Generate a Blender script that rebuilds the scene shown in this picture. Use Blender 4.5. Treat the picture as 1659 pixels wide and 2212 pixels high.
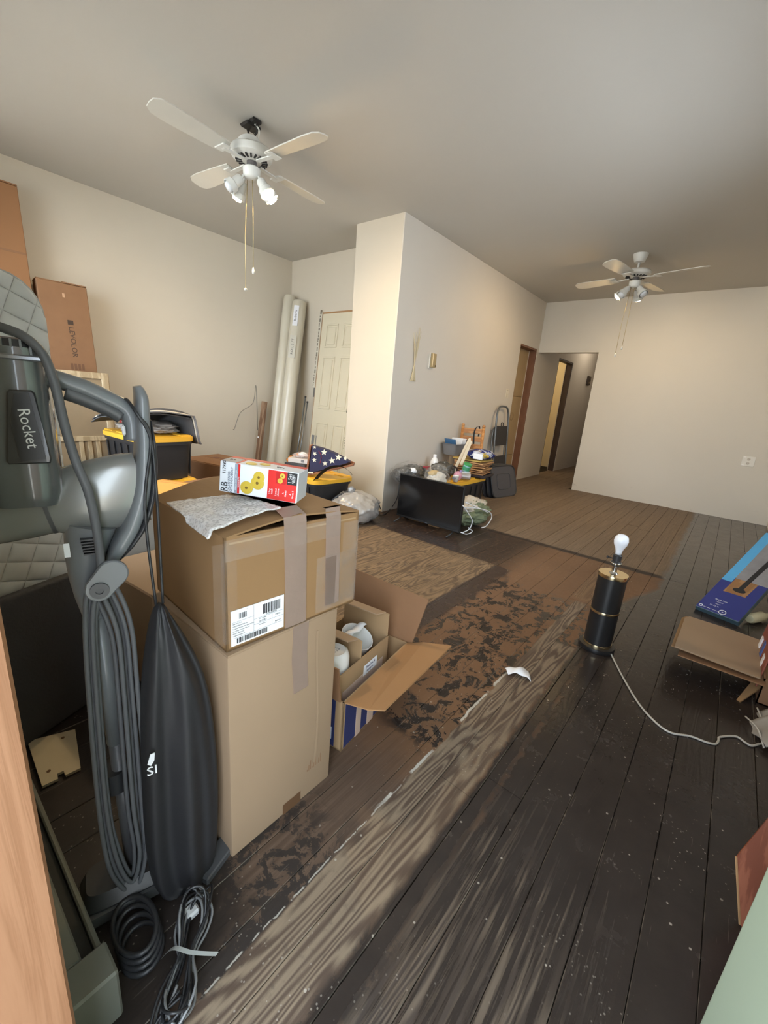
import bpy, bmesh, math, random
from mathutils import Vector, Matrix, noise, Euler
random.seed(7)
PI = math.pi
S = bpy.context.scene
for o in list(bpy.data.objects): bpy.data.objects.remove(o)

# ------------------------------------------------------------------ camera
IMG_W, IMG_H, FPX = 1659.0, 2212.0, 902.0
CAMZ = 1.10
RR = [[0.7647, 0.6392, 0.0778], [0.2268, -0.1537, -0.9617], [-0.6028, 0.7531, -0.2625]]
right, down, fwd = [Vector(r).normalized() for r in RR]
fwd = right.cross(down).normalized(); down = fwd.cross(right).normalized()
cd = bpy.data.cameras.new('camera'); cam = bpy.data.objects.new('camera', cd); S.collection.objects.link(cam)
cd.sensor_fit = 'HORIZONTAL'; cd.sensor_width = 36.0; cd.lens = 36.0*FPX/IMG_W; cd.clip_start = 0.02; cd.clip_end = 200
cam.matrix_world = Matrix(((right.x, -down.x, -fwd.x, 0), (right.y, -down.y, -fwd.y, 0), (right.z, -down.z, -fwd.z, CAMZ), (0, 0, 0, 1)))
S.camera = cam

# ------------------------------------------------------------------ world / light / exposure
w = bpy.data.worlds.new('sky'); S.world = w; w.use_nodes = True
bg = w.node_tree.nodes['Background']; bg.inputs[0].default_value = (0.80, 0.90, 1.0, 1); bg.inputs[1].default_value = 5.0
S.view_settings.view_transform = 'Standard'; S.view_settings.look = 'None'
S.view_settings.exposure = 0.85; S.view_settings.gamma = 1.0; S.view_settings.use_curve_mapping = False
def portal(name, loc, sx, sz):                      # guides sampling of the sky through an opening of the front wall
    l = bpy.data.lights.new(name, 'AREA'); l.shape = 'RECTANGLE'; l.size = sx; l.size_y = sz; l.cycles.is_portal = True
    o = bpy.data.objects.new(name, l); S.collection.objects.link(o); o.location = loc; o.rotation_euler = (-PI/2, 0, PI)
    o.rotation_euler = Vector((0, 1, 0)).to_track_quat('-Z', 'Z').to_euler()
    return o
portal('window_daylight', (-2.975, -0.16, 1.475), 2.45, 1.85)
portal('doorway_daylight', (-0.045, -0.16, 1.27), 0.8, 2.54)
rp0 = portal('added_side_window_portal', (0.65, 2.6, 1.525), 1.8, 1.05); rp0.rotation_euler = Vector((-1, 0, 0)).to_track_quat('-Z', 'Z').to_euler()  # portal for the side window added to light the middle wall
sl = bpy.data.lights.new('sun', 'SUN'); sl.energy = 26.0; sl.angle = math.radians(1.0); sl.color = (1.0, 0.98, 0.94)   # stands behind the house, lights the pavement
so = bpy.data.objects.new('sun', sl); S.collection.objects.link(so); so.rotation_euler = Vector((-0.35, -0.5, -0.85)).to_track_quat('-Z', 'Y').to_euler()

# ------------------------------------------------------------------ helpers
C = S.collection
def lin(c):
    return tuple((x/255.0/12.92 if x/255.0 <= 0.04045 else ((x/255.0+0.055)/1.055)**2.4) for x in c)
class G:                                             # tiny node-graph builder
    def __init__(s, name):
        s.m = bpy.data.materials.new(name); s.m.use_nodes = True; s.t = s.m.node_tree; s.b = s.t.nodes['Principled BSDF']
        s.out = s.t.nodes['Material Output']
    def nd(s, typ, **k):
        n = s.t.nodes.new(typ)
        for a, v in k.items(): setattr(n, a, v)
        return n
    def put(s, sock, v):
        if isinstance(v, bpy.types.NodeSocket): s.t.links.new(v, sock)
        elif v is not None:
            if sock.type == 'RGBA' and len(v) == 3: v = (*v, 1)
            sock.default_value = v
    def ma(s, op, a, b=0.0, c=None):
        n = s.nd('ShaderNodeMath', operation=op); s.put(n.inputs[0], a); s.put(n.inputs[1], b)
        if c is not None: s.put(n.inputs[2], c)
        return n.outputs[0]
    def noise(s, vec, scale, detail=3, rough=0.5, dist=0.0):
        n = s.nd('ShaderNodeTexNoise'); s.put(n.inputs['Vector'], vec); n.inputs['Scale'].default_value = scale
        n.inputs['Detail'].default_value = detail; n.inputs['Roughness'].default_value = rough; n.inputs['Distortion'].default_value = dist
        return n.outputs[0]
    def vor(s, vec, scale):
        n = s.nd('ShaderNodeTexVoronoi'); s.put(n.inputs['Vector'], vec); n.inputs['Scale'].default_value = scale
        return n.outputs['Distance']
    def st(s, v, a, b):                              # smoothstep a..b
        n = s.nd('ShaderNodeMapRange', interpolation_type='SMOOTHSTEP'); s.put(n.inputs[0], v); s.put(n.inputs[1], a); s.put(n.inputs[2], b)
        return n.outputs[0]
    def mix(s, f, a, b):
        n = s.nd('ShaderNodeMix', data_type='RGBA'); s.put(n.inputs[0], f); s.put(n.inputs[6], a); s.put(n.inputs[7], b); return n.outputs[2]
    def mixf(s, f, a, b):
        n = s.nd('ShaderNodeMix', data_type='FLOAT'); s.put(n.inputs[0], f); s.put(n.inputs[2], a); s.put(n.inputs[3], b); return n.outputs[0]
    def xyz(s, x, y, z):
        n = s.nd('ShaderNodeCombineXYZ'); s.put(n.inputs[0], x); s.put(n.inputs[1], y); s.put(n.inputs[2], z); return n.outputs[0]
    def sep(s, v):
        n = s.nd('ShaderNodeSeparateXYZ'); s.put(n.inputs[0], v); return n.outputs
    def pos(s): return s.nd('ShaderNodeNewGeometry').outputs['Position']
    def obj(s): return s.nd('ShaderNodeTexCoord').outputs['Object']
    def bump(s, h, strength=0.3, dist=0.01):
        n = s.nd('ShaderNodeBump'); n.inputs['Strength'].default_value = strength; n.inputs['Distance'].default_value = dist
        s.put(n.inputs['Height'], h); s.t.links.new(n.outputs[0], s.b.inputs['Normal'])
    def set(s, k, v): s.put(s.b.inputs[k], v)
MATS = {}
def M(name, rgb, rough=0.6, metal=0.0, var=0.08, scale=12.0, bump=0.0, bscale=40.0, alpha=None, emit=None, estr=0.0, trans=0.0, coat=0.0):
    if name in MATS: return MATS[name]
    g = G(name); c = lin(rgb); v = g.obj()
    n = g.noise(v, scale, 4)
    a = tuple(x*(1-var) for x in c); b = tuple(min(1, x*(1+var)) for x in c)
    g.set('Base Color', g.mix(n, a, b)); g.set('Roughness', rough); g.set('Metallic', metal)
    if bump: g.bump(g.noise(v, bscale, 4), bump, 0.006)
    if alpha is not None: g.set('Alpha', alpha)
    if emit: g.set('Emission Color', lin(emit)); g.set('Emission Strength', estr)
    if trans: g.set('Transmission Weight', trans)
    if coat: g.set('Coat Weight', coat)
    MATS[name] = g.m; return g.m

def link(name, me, mat, parent=None):
    o = bpy.data.objects.new(name, me); C.objects.link(o)
    if mat is not None: me.materials.append(mat)
    if parent: o.parent = parent
    return o
def obj(name, bm, mat, parent=None, smooth=False, ang=None):
    bmesh.ops.recalc_face_normals(bm, faces=bm.faces)
    me = bpy.data.meshes.new(name); bm.to_mesh(me); bm.free()
    if smooth: me.polygons.foreach_set('use_smooth', [True]*len(me.polygons))
    if smooth and ang: 
        try: me.set_sharp_from_angle(angle=math.radians(ang))
        except Exception: pass
    return link(name, me, mat, parent)
def tag(o, label, cat, group=None):
    o['label'] = label; o['category'] = cat
    if group: o['group'] = group
    return o
def thing(name, label, cat, loc=(0, 0, 0), rz=0.0, group=None, rot=None):
    o = bpy.data.objects.new(name, None); C.objects.link(o); o.location = loc
    o.rotation_euler = rot if rot else (0, 0, rz); o.empty_display_size = 0.05
    return tag(o, label, cat, group)
def struct(name, bm, mat, parent=None, smooth=False):
    o = obj(name, bm, mat, parent, smooth)
    if not parent: o['kind'] = 'structure'
    return o
def nb(): return bmesh.new()
def box(bm, lo, hi, bev=0.0, M4=None, seg=1):
    x0, y0, z0 = lo; x1, y1, z1 = hi
    vs = [bm.verts.new(p) for p in ((x0,y0,z0),(x1,y0,z0),(x1,y1,z0),(x0,y1,z0),(x0,y0,z1),(x1,y0,z1),(x1,y1,z1),(x0,y1,z1))]
    fs = [bm.faces.new([vs[i] for i in q]) for q in ((0,3,2,1),(4,5,6,7),(0,1,5,4),(1,2,6,5),(2,3,7,6),(3,0,4,7))]
    if bev:
        es = list({e for f in fs for e in f.edges})
        r = bmesh.ops.bevel(bm, geom=es, offset=bev, segments=seg, affect='EDGES', profile=0.6)
        vs = list({v for f in r['faces'] for v in f.verts} | {v for v in vs if v.is_valid})
    if M4 is not None: bmesh.ops.transform(bm, matrix=M4, verts=[v for v in vs if v.is_valid])
    return bm
def B(lo, hi, bev=0.0, seg=1): return box(nb(), lo, hi, bev, None, seg)
def prism(bm, pts, y0, y1, M4=None, bev=0.0, seg=1):   # polygon in local XZ, extruded along Y
    a = [bm.verts.new((p[0], y0, p[1])) for p in pts]; b = [bm.verts.new((p[0], y1, p[1])) for p in pts]; n = len(pts)
    fs = [bm.faces.new(a), bm.faces.new(b[::-1])] + [bm.faces.new((a[i], b[i], b[(i+1) % n], a[(i+1) % n])) for i in range(n)]
    vs = a+b
    if bev:
        es = list({e for f in fs[:2] for e in f.edges})
        r = bmesh.ops.bevel(bm, geom=es, offset=bev, segments=seg, affect='EDGES', profile=0.6)
        vs = list({v for f in r['faces'] for v in f.verts} | {v for v in vs if v.is_valid})
    if M4 is not None: bmesh.ops.transform(bm, matrix=M4, verts=[v for v in vs if v.is_valid])
    return bm
def poly3(bm, top, thick):                              # thin slab from a 3D polygon, thickened along its normal
    top = [Vector(p) for p in top]; nrm = (top[1]-top[0]).cross(top[2]-top[0]).normalized()
    a = [bm.verts.new(p) for p in top]; b = [bm.verts.new(p - nrm*thick) for p in top]; n = len(top)
    bm.faces.new(a); bm.faces.new(b[::-1])
    for i in range(n): bm.faces.new((a[i], b[i], b[(i+1) % n], a[(i+1) % n]))
    return bm
def spline(pts, n=6, closed=False):
    P = [Vector(p) for p in pts]; out = []; m = len(P)
    for i in range(m if closed else m-1):
        g = (lambda k: P[k % m]) if closed else (lambda k: P[max(0, min(m-1, k))])
        p0, p1, p2, p3 = g(i-1), g(i), g(i+1), g(i+2)
        for k in range(n):
            t = k/n
            out.append(0.5*((2*p1)+(-p0+p2)*t+(2*p0-5*p1+4*p2-p3)*t*t+(-p0+3*p1-3*p2+p3)*t**3))
    if not closed: out.append(P[-1])
    return out
def tube(bm, pts, r, seg=8, closed=False, flat=1.0):
    P = [Vector(p) for p in pts]; n = len(P); R_ = r if isinstance(r, (list, tuple)) else [r]*n
    if len(R_) != n:
        m_ = len(R_)-1; R_ = [R_[min(m_-1, int(i*m_/(n-1)))]*(1-(i*m_/(n-1)-min(m_-1, int(i*m_/(n-1))))) + R_[min(m_-1, int(i*m_/(n-1)))+1]*(i*m_/(n-1)-min(m_-1, int(i*m_/(n-1)))) for i in range(n)]
    rings = []; up = None
    for i in range(n):
        if closed: t = (P[(i+1) % n]-P[i-1])
        else: t = P[min(n-1, i+1)]-P[max(0, i-1)]
        t = t.normalized() if t.length > 1e-9 else Vector((0, 0, 1))
        if up is None: up = t.orthogonal().normalized()
        up = (up - t*up.dot(t)); up = up.normalized() if up.length > 1e-6 else t.orthogonal().normalized()
        s = t.cross(up)
        rings.append([bm.verts.new(P[i] + (up*math.cos(2*PI*k/seg)*flat + s*math.sin(2*PI*k/seg))*R_[i]) for k in range(seg)])
    for i in range(n if closed else n-1):
        a, b = rings[i], rings[(i+1) % n]
        for k in range(seg): bm.faces.new((a[k], a[(k+1) % seg], b[(k+1) % seg], b[k]))
    if not closed: bm.faces.new(rings[0][::-1]); bm.faces.new(rings[-1])
    return bm
def lathe(bm, prof, seg=24, M4=None, sx=1.0, sy=1.0):     # prof: (r, z) bottom to top
    rings = []; vs = []
    for r, z in prof:
        if r < 1e-6: ring = [bm.verts.new((0, 0, z))]
        else: ring = [bm.verts.new((r*sx*math.cos(2*PI*k/seg), r*sy*math.sin(2*PI*k/seg), z)) for k in range(seg)]
        rings.append(ring); vs += ring
    for a, b in zip(rings, rings[1:]):
        for k in range(seg):
            q = [a[k % len(a)], a[(k+1) % len(a)], b[(k+1) % len(b)], b[k % len(b)]]
            q = list(dict.fromkeys(q))
            if len(q) > 2: bm.faces.new(q)
    for r in (rings[0], rings[-1]):
        if len(r) > 2: bm.faces.new(r)
    if M4 is not None: bmesh.ops.transform(bm, matrix=M4, verts=vs)
    return bm
def blob(bm, c, rad, seed=0, amp=0.18, sub=4, freq=2.2, flat=None, crease=0.0):   # crumpled bag / cloth heap
    r = bmesh.ops.create_icosphere(bm, subdivisions=sub, radius=1.0); off = Vector((seed*3.1, seed*1.7, seed*0.9))
    for v in r['verts']:
        d = v.co.normalized(); k = 1 + amp*noise.fractal(d*freq+off, 0.9, 2.0, 4)
        if crease: k -= crease*(1-min(1, abs(noise.noise(d*freq*2.4+off*2))*5))
        p = Vector((d.x*rad[0], d.y*rad[1], d.z*rad[2]))*k + Vector(c)
        if flat is not None and p.z < flat: p.z = flat + 0.02*(p.z-flat)
        v.co = p
    return bm
def sheet(bm, fn, nu, nv, th=0.003):
    a = [[Vector(fn(i/nu, j/nv)) for j in range(nv+1)] for i in range(nu+1)]
    def nr(i, j):
        u = a[min(nu, i+1)][j]-a[max(0, i-1)][j]; v = a[i][min(nv, j+1)]-a[i][max(0, j-1)]; return u.cross(v).normalized()
    t = [[bm.verts.new(a[i][j]) for j in range(nv+1)] for i in range(nu+1)]
    b = [[bm.verts.new(a[i][j]-nr(i, j)*th) for j in range(nv+1)] for i in range(nu+1)]
    for i in range(nu):
        for j in range(nv):
            bm.faces.new((t[i][j], t[i+1][j], t[i+1][j+1], t[i][j+1])); bm.faces.new((b[i][j], b[i][j+1], b[i+1][j+1], b[i+1][j]))
    for i in range(nu):
        bm.faces.new((t[i][0], b[i][0], b[i+1][0], t[i+1][0])); bm.faces.new((t[i][nv], t[i+1][nv], b[i+1][nv], b[i][nv]))
    for j in range(nv):
        bm.faces.new((t[0][j], t[0][j+1], b[0][j+1], b[0][j])); bm.faces.new((t[nu][j], b[nu][j], b[nu][j+1], t[nu][j+1]))
    return bm
def strip(bm, pts, wdir, wd, off=0.0008):                 # tape: polyline swept along a width direction
    wv = Vector(wdir).normalized()*wd/2
    a = [bm.verts.new(Vector(p)-wv) for p in pts]; b = [bm.verts.new(Vector(p)+wv) for p in pts]
    for i in range(len(pts)-1): bm.faces.new((a[i], a[i+1], b[i+1], b[i]))
    bmesh.ops.solidify(bm, geom=bm.faces[:], thickness=off)
    return bm
def rotm(ax, deg): return Matrix.Rotation(math.radians(deg), 4, ax)
def T(*p): return Matrix.Translation(Vector(p))
def axes(o, x, y, z): 
    m = Matrix.Identity(4)
    for i, a in enumerate((x, y, z)):
        for j in range(3): m[j][i] = a[j]
    for j in range(3): m[j][3] = o[j]
    return m
TEXTS = []
def text(name, s, size, M4, mat, parent, ext=0.0004, align='CENTER', sx=1.0):
    cu = bpy.data.curves.new(name, 'FONT'); cu.body = s; cu.size = size; cu.extrude = ext; cu.align_x = align; cu.align_y = 'CENTER'; cu.resolution_u = 2
    o = bpy.data.objects.new(name, cu); C.objects.link(o)
    TEXTS.append((o, name, M4 @ Matrix.Diagonal((sx, 1, 1, 1)), mat, parent))
def flush_text():
    dg = bpy.context.evaluated_depsgraph_get(); dg.update()
    for o, name, m, mat, parent in TEXTS:
        me = bpy.data.meshes.new_from_object(o.evaluated_get(dg)); me.transform(m); me.materials.clear()
        bpy.data.objects.remove(o); link(name, me, mat, parent)
    TEXTS.clear()
# a pixel of the photograph as a direction, cut with a plane of the place
def ray(x, y): return (right*(x-IMG_W/2)+down*(y-IMG_H/2)+fwd*FPX).normalized()
CP = Vector((0, 0, CAMZ))
def fl(x, y, z=0.0): r = ray(x, y); return CP + r*((z-CAMZ)/r.z)
def onx(x, y, X): r = ray(x, y); return CP + r*(X/r.x)
def ony(x, y, Y): r = ray(x, y); return CP + r*(Y/r.y)
class Fr:                                                 # a thing's own upright frame: X across, Y away, Z up
    def __init__(s, loc, rz): s.o = Vector(loc); s.rz = rz; s.x = Vector((math.cos(rz), math.sin(rz), 0)); s.y = Vector((-math.sin(rz), math.cos(rz), 0))
    def px(s, x, y, d=0.0):
        r = ray(x, y); q = s.o + s.y*d; k = (q-CP).dot(s.y)/r.dot(s.y); p = CP + r*k - s.o
        return Vector((p.dot(s.x), p.dot(s.y), p.z))
    def xz(s, x, y, d=0.0): p = s.px(x, y, d); return (p.x, p.z)

# ================================================================== MATERIALS OF THE SETTING
HC = 2.617; XP = -2.544; YF = 6.567; XL = -4.63; XR = 0.52; YI = 0.04
SEAM0, BW = 0.196, 0.1085
def floor_material():
    g = G('worn_painted_floorboards'); P = g.pos(); x, y, z = g.sep(P)
    ma = g.ma
    bi = ma('FLOOR', ma('DIVIDE', ma('SUBTRACT', x, SEAM0), BW))
    wn = g.nd('ShaderNodeTexWhiteNoise', noise_dimensions='1D'); g.put(wn.inputs['W'], bi); rnd = wn.outputs['Value']
    gv = g.xyz(ma('MULTIPLY', x, 9.0), ma('ADD', ma('MULTIPLY', y, 1.0), ma('MULTIPLY', rnd, 31.0)), ma('MULTIPLY', rnd, 9.0))
    big = g.noise(gv, 1.0, 3, 0.42, 0.3)
    rings = ma('ADD', ma('MULTIPLY', ma('SINE', ma('ADD', ma('MULTIPLY', big, 105.0), ma('MULTIPLY', ma('SINE', ma('MULTIPLY', rnd, 50.0)), ma('MULTIPLY', x, 130.0)))), 0.5), 0.5)
    fib = g.noise(g.xyz(ma('MULTIPLY', x, 210.0), ma('MULTIPLY', y, 6.0), rnd), 1.0, 4, 0.65)
    gmod = g.noise(g.xyz(ma('MULTIPLY', x, 14.0), ma('MULTIPLY', y, 1.6), rnd), 1.0, 3)
    grain = ma('ADD', ma('MULTIPLY', ma('ADD', ma('MULTIPLY', ma('SUBTRACT', rings, 0.5), ma('MULTIPLY', gmod, 1.55)), 0.5), 0.55), ma('MULTIPLY', fib, 0.45))
    n1 = g.noise(P, 2.3, 5, 0.6); n2 = g.noise(P, 9.0, 6, 0.62); n3 = g.noise(P, 38.0, 5, 0.6)
    streak = g.noise(g.xyz(ma('MULTIPLY', x, 85.0), ma('MULTIPLY', y, 2.6), 0.0), 1.0, 6, 0.66)
    xn = ma('ADD', x, ma('MULTIPLY', ma('SUBTRACT', n2, 0.5), 0.10)); yn = ma('ADD', y, ma('MULTIPLY', ma('SUBTRACT', n2, 0.5), 0.22))
    xs = ma('ADD', x, ma('MULTIPLY', ma('SUBTRACT', n2, 0.5), 0.03)); ys = ma('ADD', y, ma('MULTIPLY', ma('SUBTRACT', n2, 0.5), 0.06))
    # bare timber, brown stain, dark paint
    bare = g.mix(g.st(grain, 0.25, 0.8), lin((86, 72, 62)), lin((144, 130, 112)))
    tint = g.mix(rnd, lin((205, 200, 195)), lin((255, 250, 245)))
    mm = g.nd('ShaderNodeMix', data_type='RGBA', blend_type='MULTIPLY'); g.put(mm.inputs[0], 1.0); g.put(mm.inputs[6], bare); g.put(mm.inputs[7], tint); bare = mm.outputs[2]
    honey = g.mix(g.st(grain, 0.2, 0.8), lin((88, 70, 52)), lin((136, 113, 86)))
    stain = g.mix(n1, lin((100, 73, 52)), lin((130, 97, 69))); stain = g.mix(ma('MULTIPLY', fib, 0.3), stain, lin((84, 58, 40)))
    farb = g.mix(g.st(streak, 0.25, 0.75), lin((104, 87, 70)), lin((134, 115, 94))); farb = g.mix(ma('MULTIPLY', rnd, 0.35), farb, lin((100, 80, 62)))
    paint = g.mix(n2, lin((34, 29, 27)), lin((56, 49, 45)))
    # zones
    inv = lambda a: ma('SUBTRACT', 1.0, a)
    mul = lambda *a: a[0] if len(a) == 1 else ma('MULTIPLY', a[0], mul(*a[1:]))
    mott = g.st(g.noise(g.xyz(ma('MULTIPLY', x, 1.0), ma('MULTIPLY', y, 0.8), 3.0), 13.0, 8, 0.74, 0.5), 0.508, 0.524)
    # base: brown stain with dark mottles in the middle of the room
    heavy = mul(g.st(yn, 0.85, 1.25), inv(g.st(yn, 2.3, 2.7)), g.st(xn, -1.25, -0.95))
    thr = ma('ADD', ma('MULTIPLY', n1, 0.5), ma('MULTIPLY', heavy, 0.55))
    c = g.mix(mul(mott, g.st(thr, 0.32, 0.55)), stain, paint); pm = mul(mott, g.st(thr, 0.32, 0.55))
    # near boards by the boxes: dull brown timber
    nearb = mul(inv(g.st(yn, 0.75, 1.05)), g.st(xs, -1.0, -0.98))
    dull = g.mix(g.st(streak, 0.3, 0.75), lin((76, 60, 49)), lin((102, 84, 70)))
    dull = g.mix(mul(g.st(g.noise(P, 16.0, 8, 0.72, 0.4), 0.485, 0.51), inv(g.st(yn, 0.50, 0.72))), dull, paint)
    c = g.mix(nearb, c, dull); pm = mul(pm, inv(nearb))
    near_dark = mul(inv(g.st(xs, -1.02, -0.98)), inv(g.st(yn, 1.15, 1.4))); c = g.mix(near_dark, c, paint); pm = ma('MAXIMUM', pm, mul(near_dark, 0.6))  # dark paint colour over the near-left floor
    near_dark2 = mul(inv(g.st(xn, -0.60, -0.52)), inv(g.st(yn, 0.30, 0.42))); c = g.mix(near_dark2, c, paint); pm = ma('MAXIMUM', pm, mul(near_dark2, 0.6))  # dark paint colour carried on into the corner by the door
    # honey timber where a rug lay
    rug = mul(inv(g.st(xs, -1.12, -1.10)), inv(g.st(ys, 2.72, 2.75)), g.st(yn, 1.15, 1.4))
    c = g.mix(rug, c, g.mix(mul(g.st(n1, 0.52, 0.66), 0.75), honey, lin((70, 56, 44)))); pm = mul(pm, inv(rug))
    edge = mul(g.st(xs, -1.13, -1.11), inv(g.st(xn, -1.02, -0.95)), inv(g.st(ys, 2.72, 2.75)), g.st(yn, 0.9, 1.2))
    c = g.mix(edge, c, g.mix(n3, paint, lin((66, 48, 40)))); pm = ma('MAXIMUM', pm, mul(edge, 0.7))
    # dark band where a partition stood, then the far boards
    band = mul(g.st(ys, 2.72, 2.75), inv(g.st(ys, 3.46, 3.5)), inv(g.st(xn, -1.2, -0.9)))
    c = g.mix(band, c, g.mix(g.st(n3, 0.45, 0.7), lin((40, 31, 27)), lin((86, 64, 48)))); pm = ma('MAXIMUM', pm, mul(band, 0.6))
    far = g.st(ys, 3.50, 3.53); c = g.mix(far, c, farb); pm = mul(pm, inv(far))
    line = mul(g.st(ys, 3.46, 3.49), inv(g.st(ys, 3.53, 3.57))); c = g.mix(line, c, lin((44, 34, 29)))
    # dark paint along the right-hand wall, thinner towards the far end
    dk = g.st(xn, -0.36, -0.30); dkf = g.st(ma('SUBTRACT', xn, ma('MULTIPLY', g.st(yn, 2.7, 3.3), 0.14)), -0.34, -0.29)
    pf = g.mix(g.st(yn, 3.0, 4.6), paint, lin((82, 74, 66)))
    c = g.mix(dkf, c, pf); pm = ma('MAXIMUM', mul(pm, inv(dkf)), dkf)
    # paint rubbed through along the grain at the threshold
    rub = mul(g.st(ma('ADD', streak, ma('MULTIPLY', ma('SUBTRACT', 0.90, y), 0.26)), 0.51, 0.66), inv(g.st(yn, 0.8, 1.25)), g.st(xs, -0.32, -0.28), inv(g.st(xn, -0.10, 0.10)))
    c = g.mix(mul(rub, 0.45), c, g.mix(g.st(grain, 0.3, 0.75), lin((72, 61, 54)), lin((128, 113, 97)))); pm = mul(pm, inv(rub))
    # two bare boards running up the room
    t2 = mul(g.st(xs, -0.527, -0.521), inv(g.st(xs, -0.375, -0.355)))
    L1 = mul(t2, inv(g.st(x, -0.456, -0.454)), inv(g.st(ys, 2.55, 2.62))); L2 = mul(t2, g.st(x, -0.456, -0.454), inv(g.st(ys, 2.0, 2.03)))
    bs = ma('MAXIMUM', L1, L2); bs = mul(bs, inv(mul(0.35, g.st(n3, 0.55, 0.7))))
    c = g.mix(bs, c, bare); pm = mul(pm, inv(bs))
    ext = mul(g.st(xs, -0.56, -0.55), inv(g.st(xs, -0.37, -0.35)), g.st(ys, 2.62, 2.66), inv(g.st(ys, 3.4, 3.5))); c = g.mix(mul(ext, 0.5), c, honey)
    # ridge of old white paint and dark gutter along those boards
    gut = mul(g.st(xs, -0.372, -0.352), inv(g.st(xs, -0.318, -0.305)), inv(g.st(yn, 2.1, 2.4))); c = g.mix(gut, c, paint); pm = ma('MAXIMUM', pm, gut)
    wl0 = mul(g.st(xs, -0.5345, -0.532), inv(g.st(xs, -0.526, -0.5235)), g.st(g.noise(g.xyz(0.0, y, 0.0), 5.0, 5), 0.47, 0.51), g.st(y, 0.72, 0.80), inv(g.st(y, 1.5, 1.7)))
    wl1 = mul(g.st(xs, -0.530, -0.529), inv(g.st(xs, -0.5265, -0.5255)), g.st(n3, 0.42, 0.5), inv(g.st(y, 0.8, 0.9)))
    wl = ma('MAXIMUM', wl0, mul(wl1, 0.7))
    c = g.mix(wl, c, lin((186, 182, 172)))
    # dust, chips and scratches
    sp = mul(inv(g.st(g.vor(P, 24.0), 0.06, 0.085)), g.st(n2, 0.46, 0.54)); sp2 = mul(inv(g.st(g.vor(P, 70.0), 0.11, 0.15)), g.st(n1, 0.48, 0.58))
    c = g.mix(mul(ma('MAXIMUM', sp, mul(sp2, 0.6)), 0.75), c, lin((176, 168, 156)))
    sc = mul(g.st(g.noise(g.xyz(ma('MULTIPLY', x, 160.0), ma('MULTIPLY', y, 9.0), 5.0), 1.0, 2), 0.70, 0.76), 0.30)
    c = g.mix(sc, c, lin((128, 118, 110)))
    fe = ma('ABSOLUTE', ma('SUBTRACT', ma('FRACT', ma('DIVIDE', ma('SUBTRACT', x, SEAM0), BW)), 0.5))
    ew = mul(g.st(ma('ADD', fe, ma('MULTIPLY', ma('SUBTRACT', n2, 0.5), 0.05)), 0.472, 0.492), g.st(g.noise(g.xyz(ma('MULTIPLY', bi, 3.0), ma('MULTIPLY', y, 2.2), 0.0), 1.0, 5, 0.7), 0.46, 0.6), inv(g.st(y, 2.8, 3.6)))
    c = g.mix(mul(ew, 0.5), c, lin((142, 130, 116)))
    g.set('Base Color', c)
    g.set('Roughness', g.mixf(pm, g.mixf(n3, 0.5, 0.72), g.mixf(n2, 0.13, 0.36)))
    g.set('Specular IOR Level', 0.45)
    g.bump(ma('ADD', ma('MULTIPLY', grain, 0.35), ma('ADD', ma('MULTIPLY', n3, 0.5), ma('MULTIPLY', pm, 0.3))), 0.28, 0.004)
    return g.m
def wall_material(name, rgb, mott=0.06):
    g = G(name); P = g.pos(); c = lin(rgb)
    n = g.noise(P, 1.1, 4, 0.55); n2 = g.noise(P, 14.0, 4)
    col = g.mix(n, tuple(v*(1-mott) for v in c), tuple(min(1, v*(1+mott)) for v in c))
    x, y, z = g.sep(P)
    scuff = g.ma('MULTIPLY', g.st(g.noise(g.xyz(g.ma('MULTIPLY', x, 5.0), g.ma('MULTIPLY', y, 5.0), g.ma('MULTIPLY', z, 9.0)), 1.0, 6, 0.7), 0.62, 0.72), g.ma('MULTIPLY', g.ma('SUBTRACT', 1.0, g.st(z, 0.0, 0.35)), 0.45))
    col = g.mix(scuff, col, lin((150, 145, 138)))
    g.set('Base Color', col); g.set('Roughness', 0.75); g.bump(g.noise(P, 90.0, 3), 0.06, 0.003); return g.m
mFLOOR = floor_material()
mWALL = wall_material('cream_wall_paint', (212, 205, 194))
mWALLTINT = wall_material('cream_paint_bulb_tint', (210, 201, 184))  # cream paint with the fan bulbs' warm light put into its colour
mWALLF = wall_material('far_wall_paint', (218, 214, 204))
mCEIL = wall_material('ceiling_paint', (190, 186, 178), 0.03)
mJAMB = M('brown_jamb_wood', (130, 92, 70), 0.6, var=0.25, scale=9)
mRAW = None
def wood(name, a, b, rough=0.55, sx=1.0, sy=1.0, sz=1.0, freq=5.0):
    g = G(name); v = g.obj(); x, y, z = g.sep(v)
    q = g.xyz(g.ma('MULTIPLY', x, sx*freq), g.ma('MULTIPLY', y, sy*freq), g.ma('MULTIPLY', z, sz*freq))
    n = g.noise(q, 1.0, 5, 0.6, 0.6); r = g.ma('ADD', g.ma('MULTIPLY', g.ma('SINE', g.ma('MULTIPLY', n, 26.0)), 0.35), g.ma('MULTIPLY', n, 0.65))
    g.set('Base Color', g.mix(g.st(r, 0.1, 0.85), lin(a), lin(b))); g.set('Roughness', rough); g.bump(r, 0.1, 0.003); MATS[name] = g.m; return g.m
mRAW = wood('raw_orange_pine', (122, 84, 56), (134, 96, 68), 0.6, 12, 12, 1.0, 1.5)
mTRIMW = wood('dark_red_stained_wood', (62, 28, 24), (92, 44, 34), 0.5, 8, 8, 1.5, 2)
mSUB = M('dark_subfloor', (20, 16, 14), 0.9)

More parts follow.
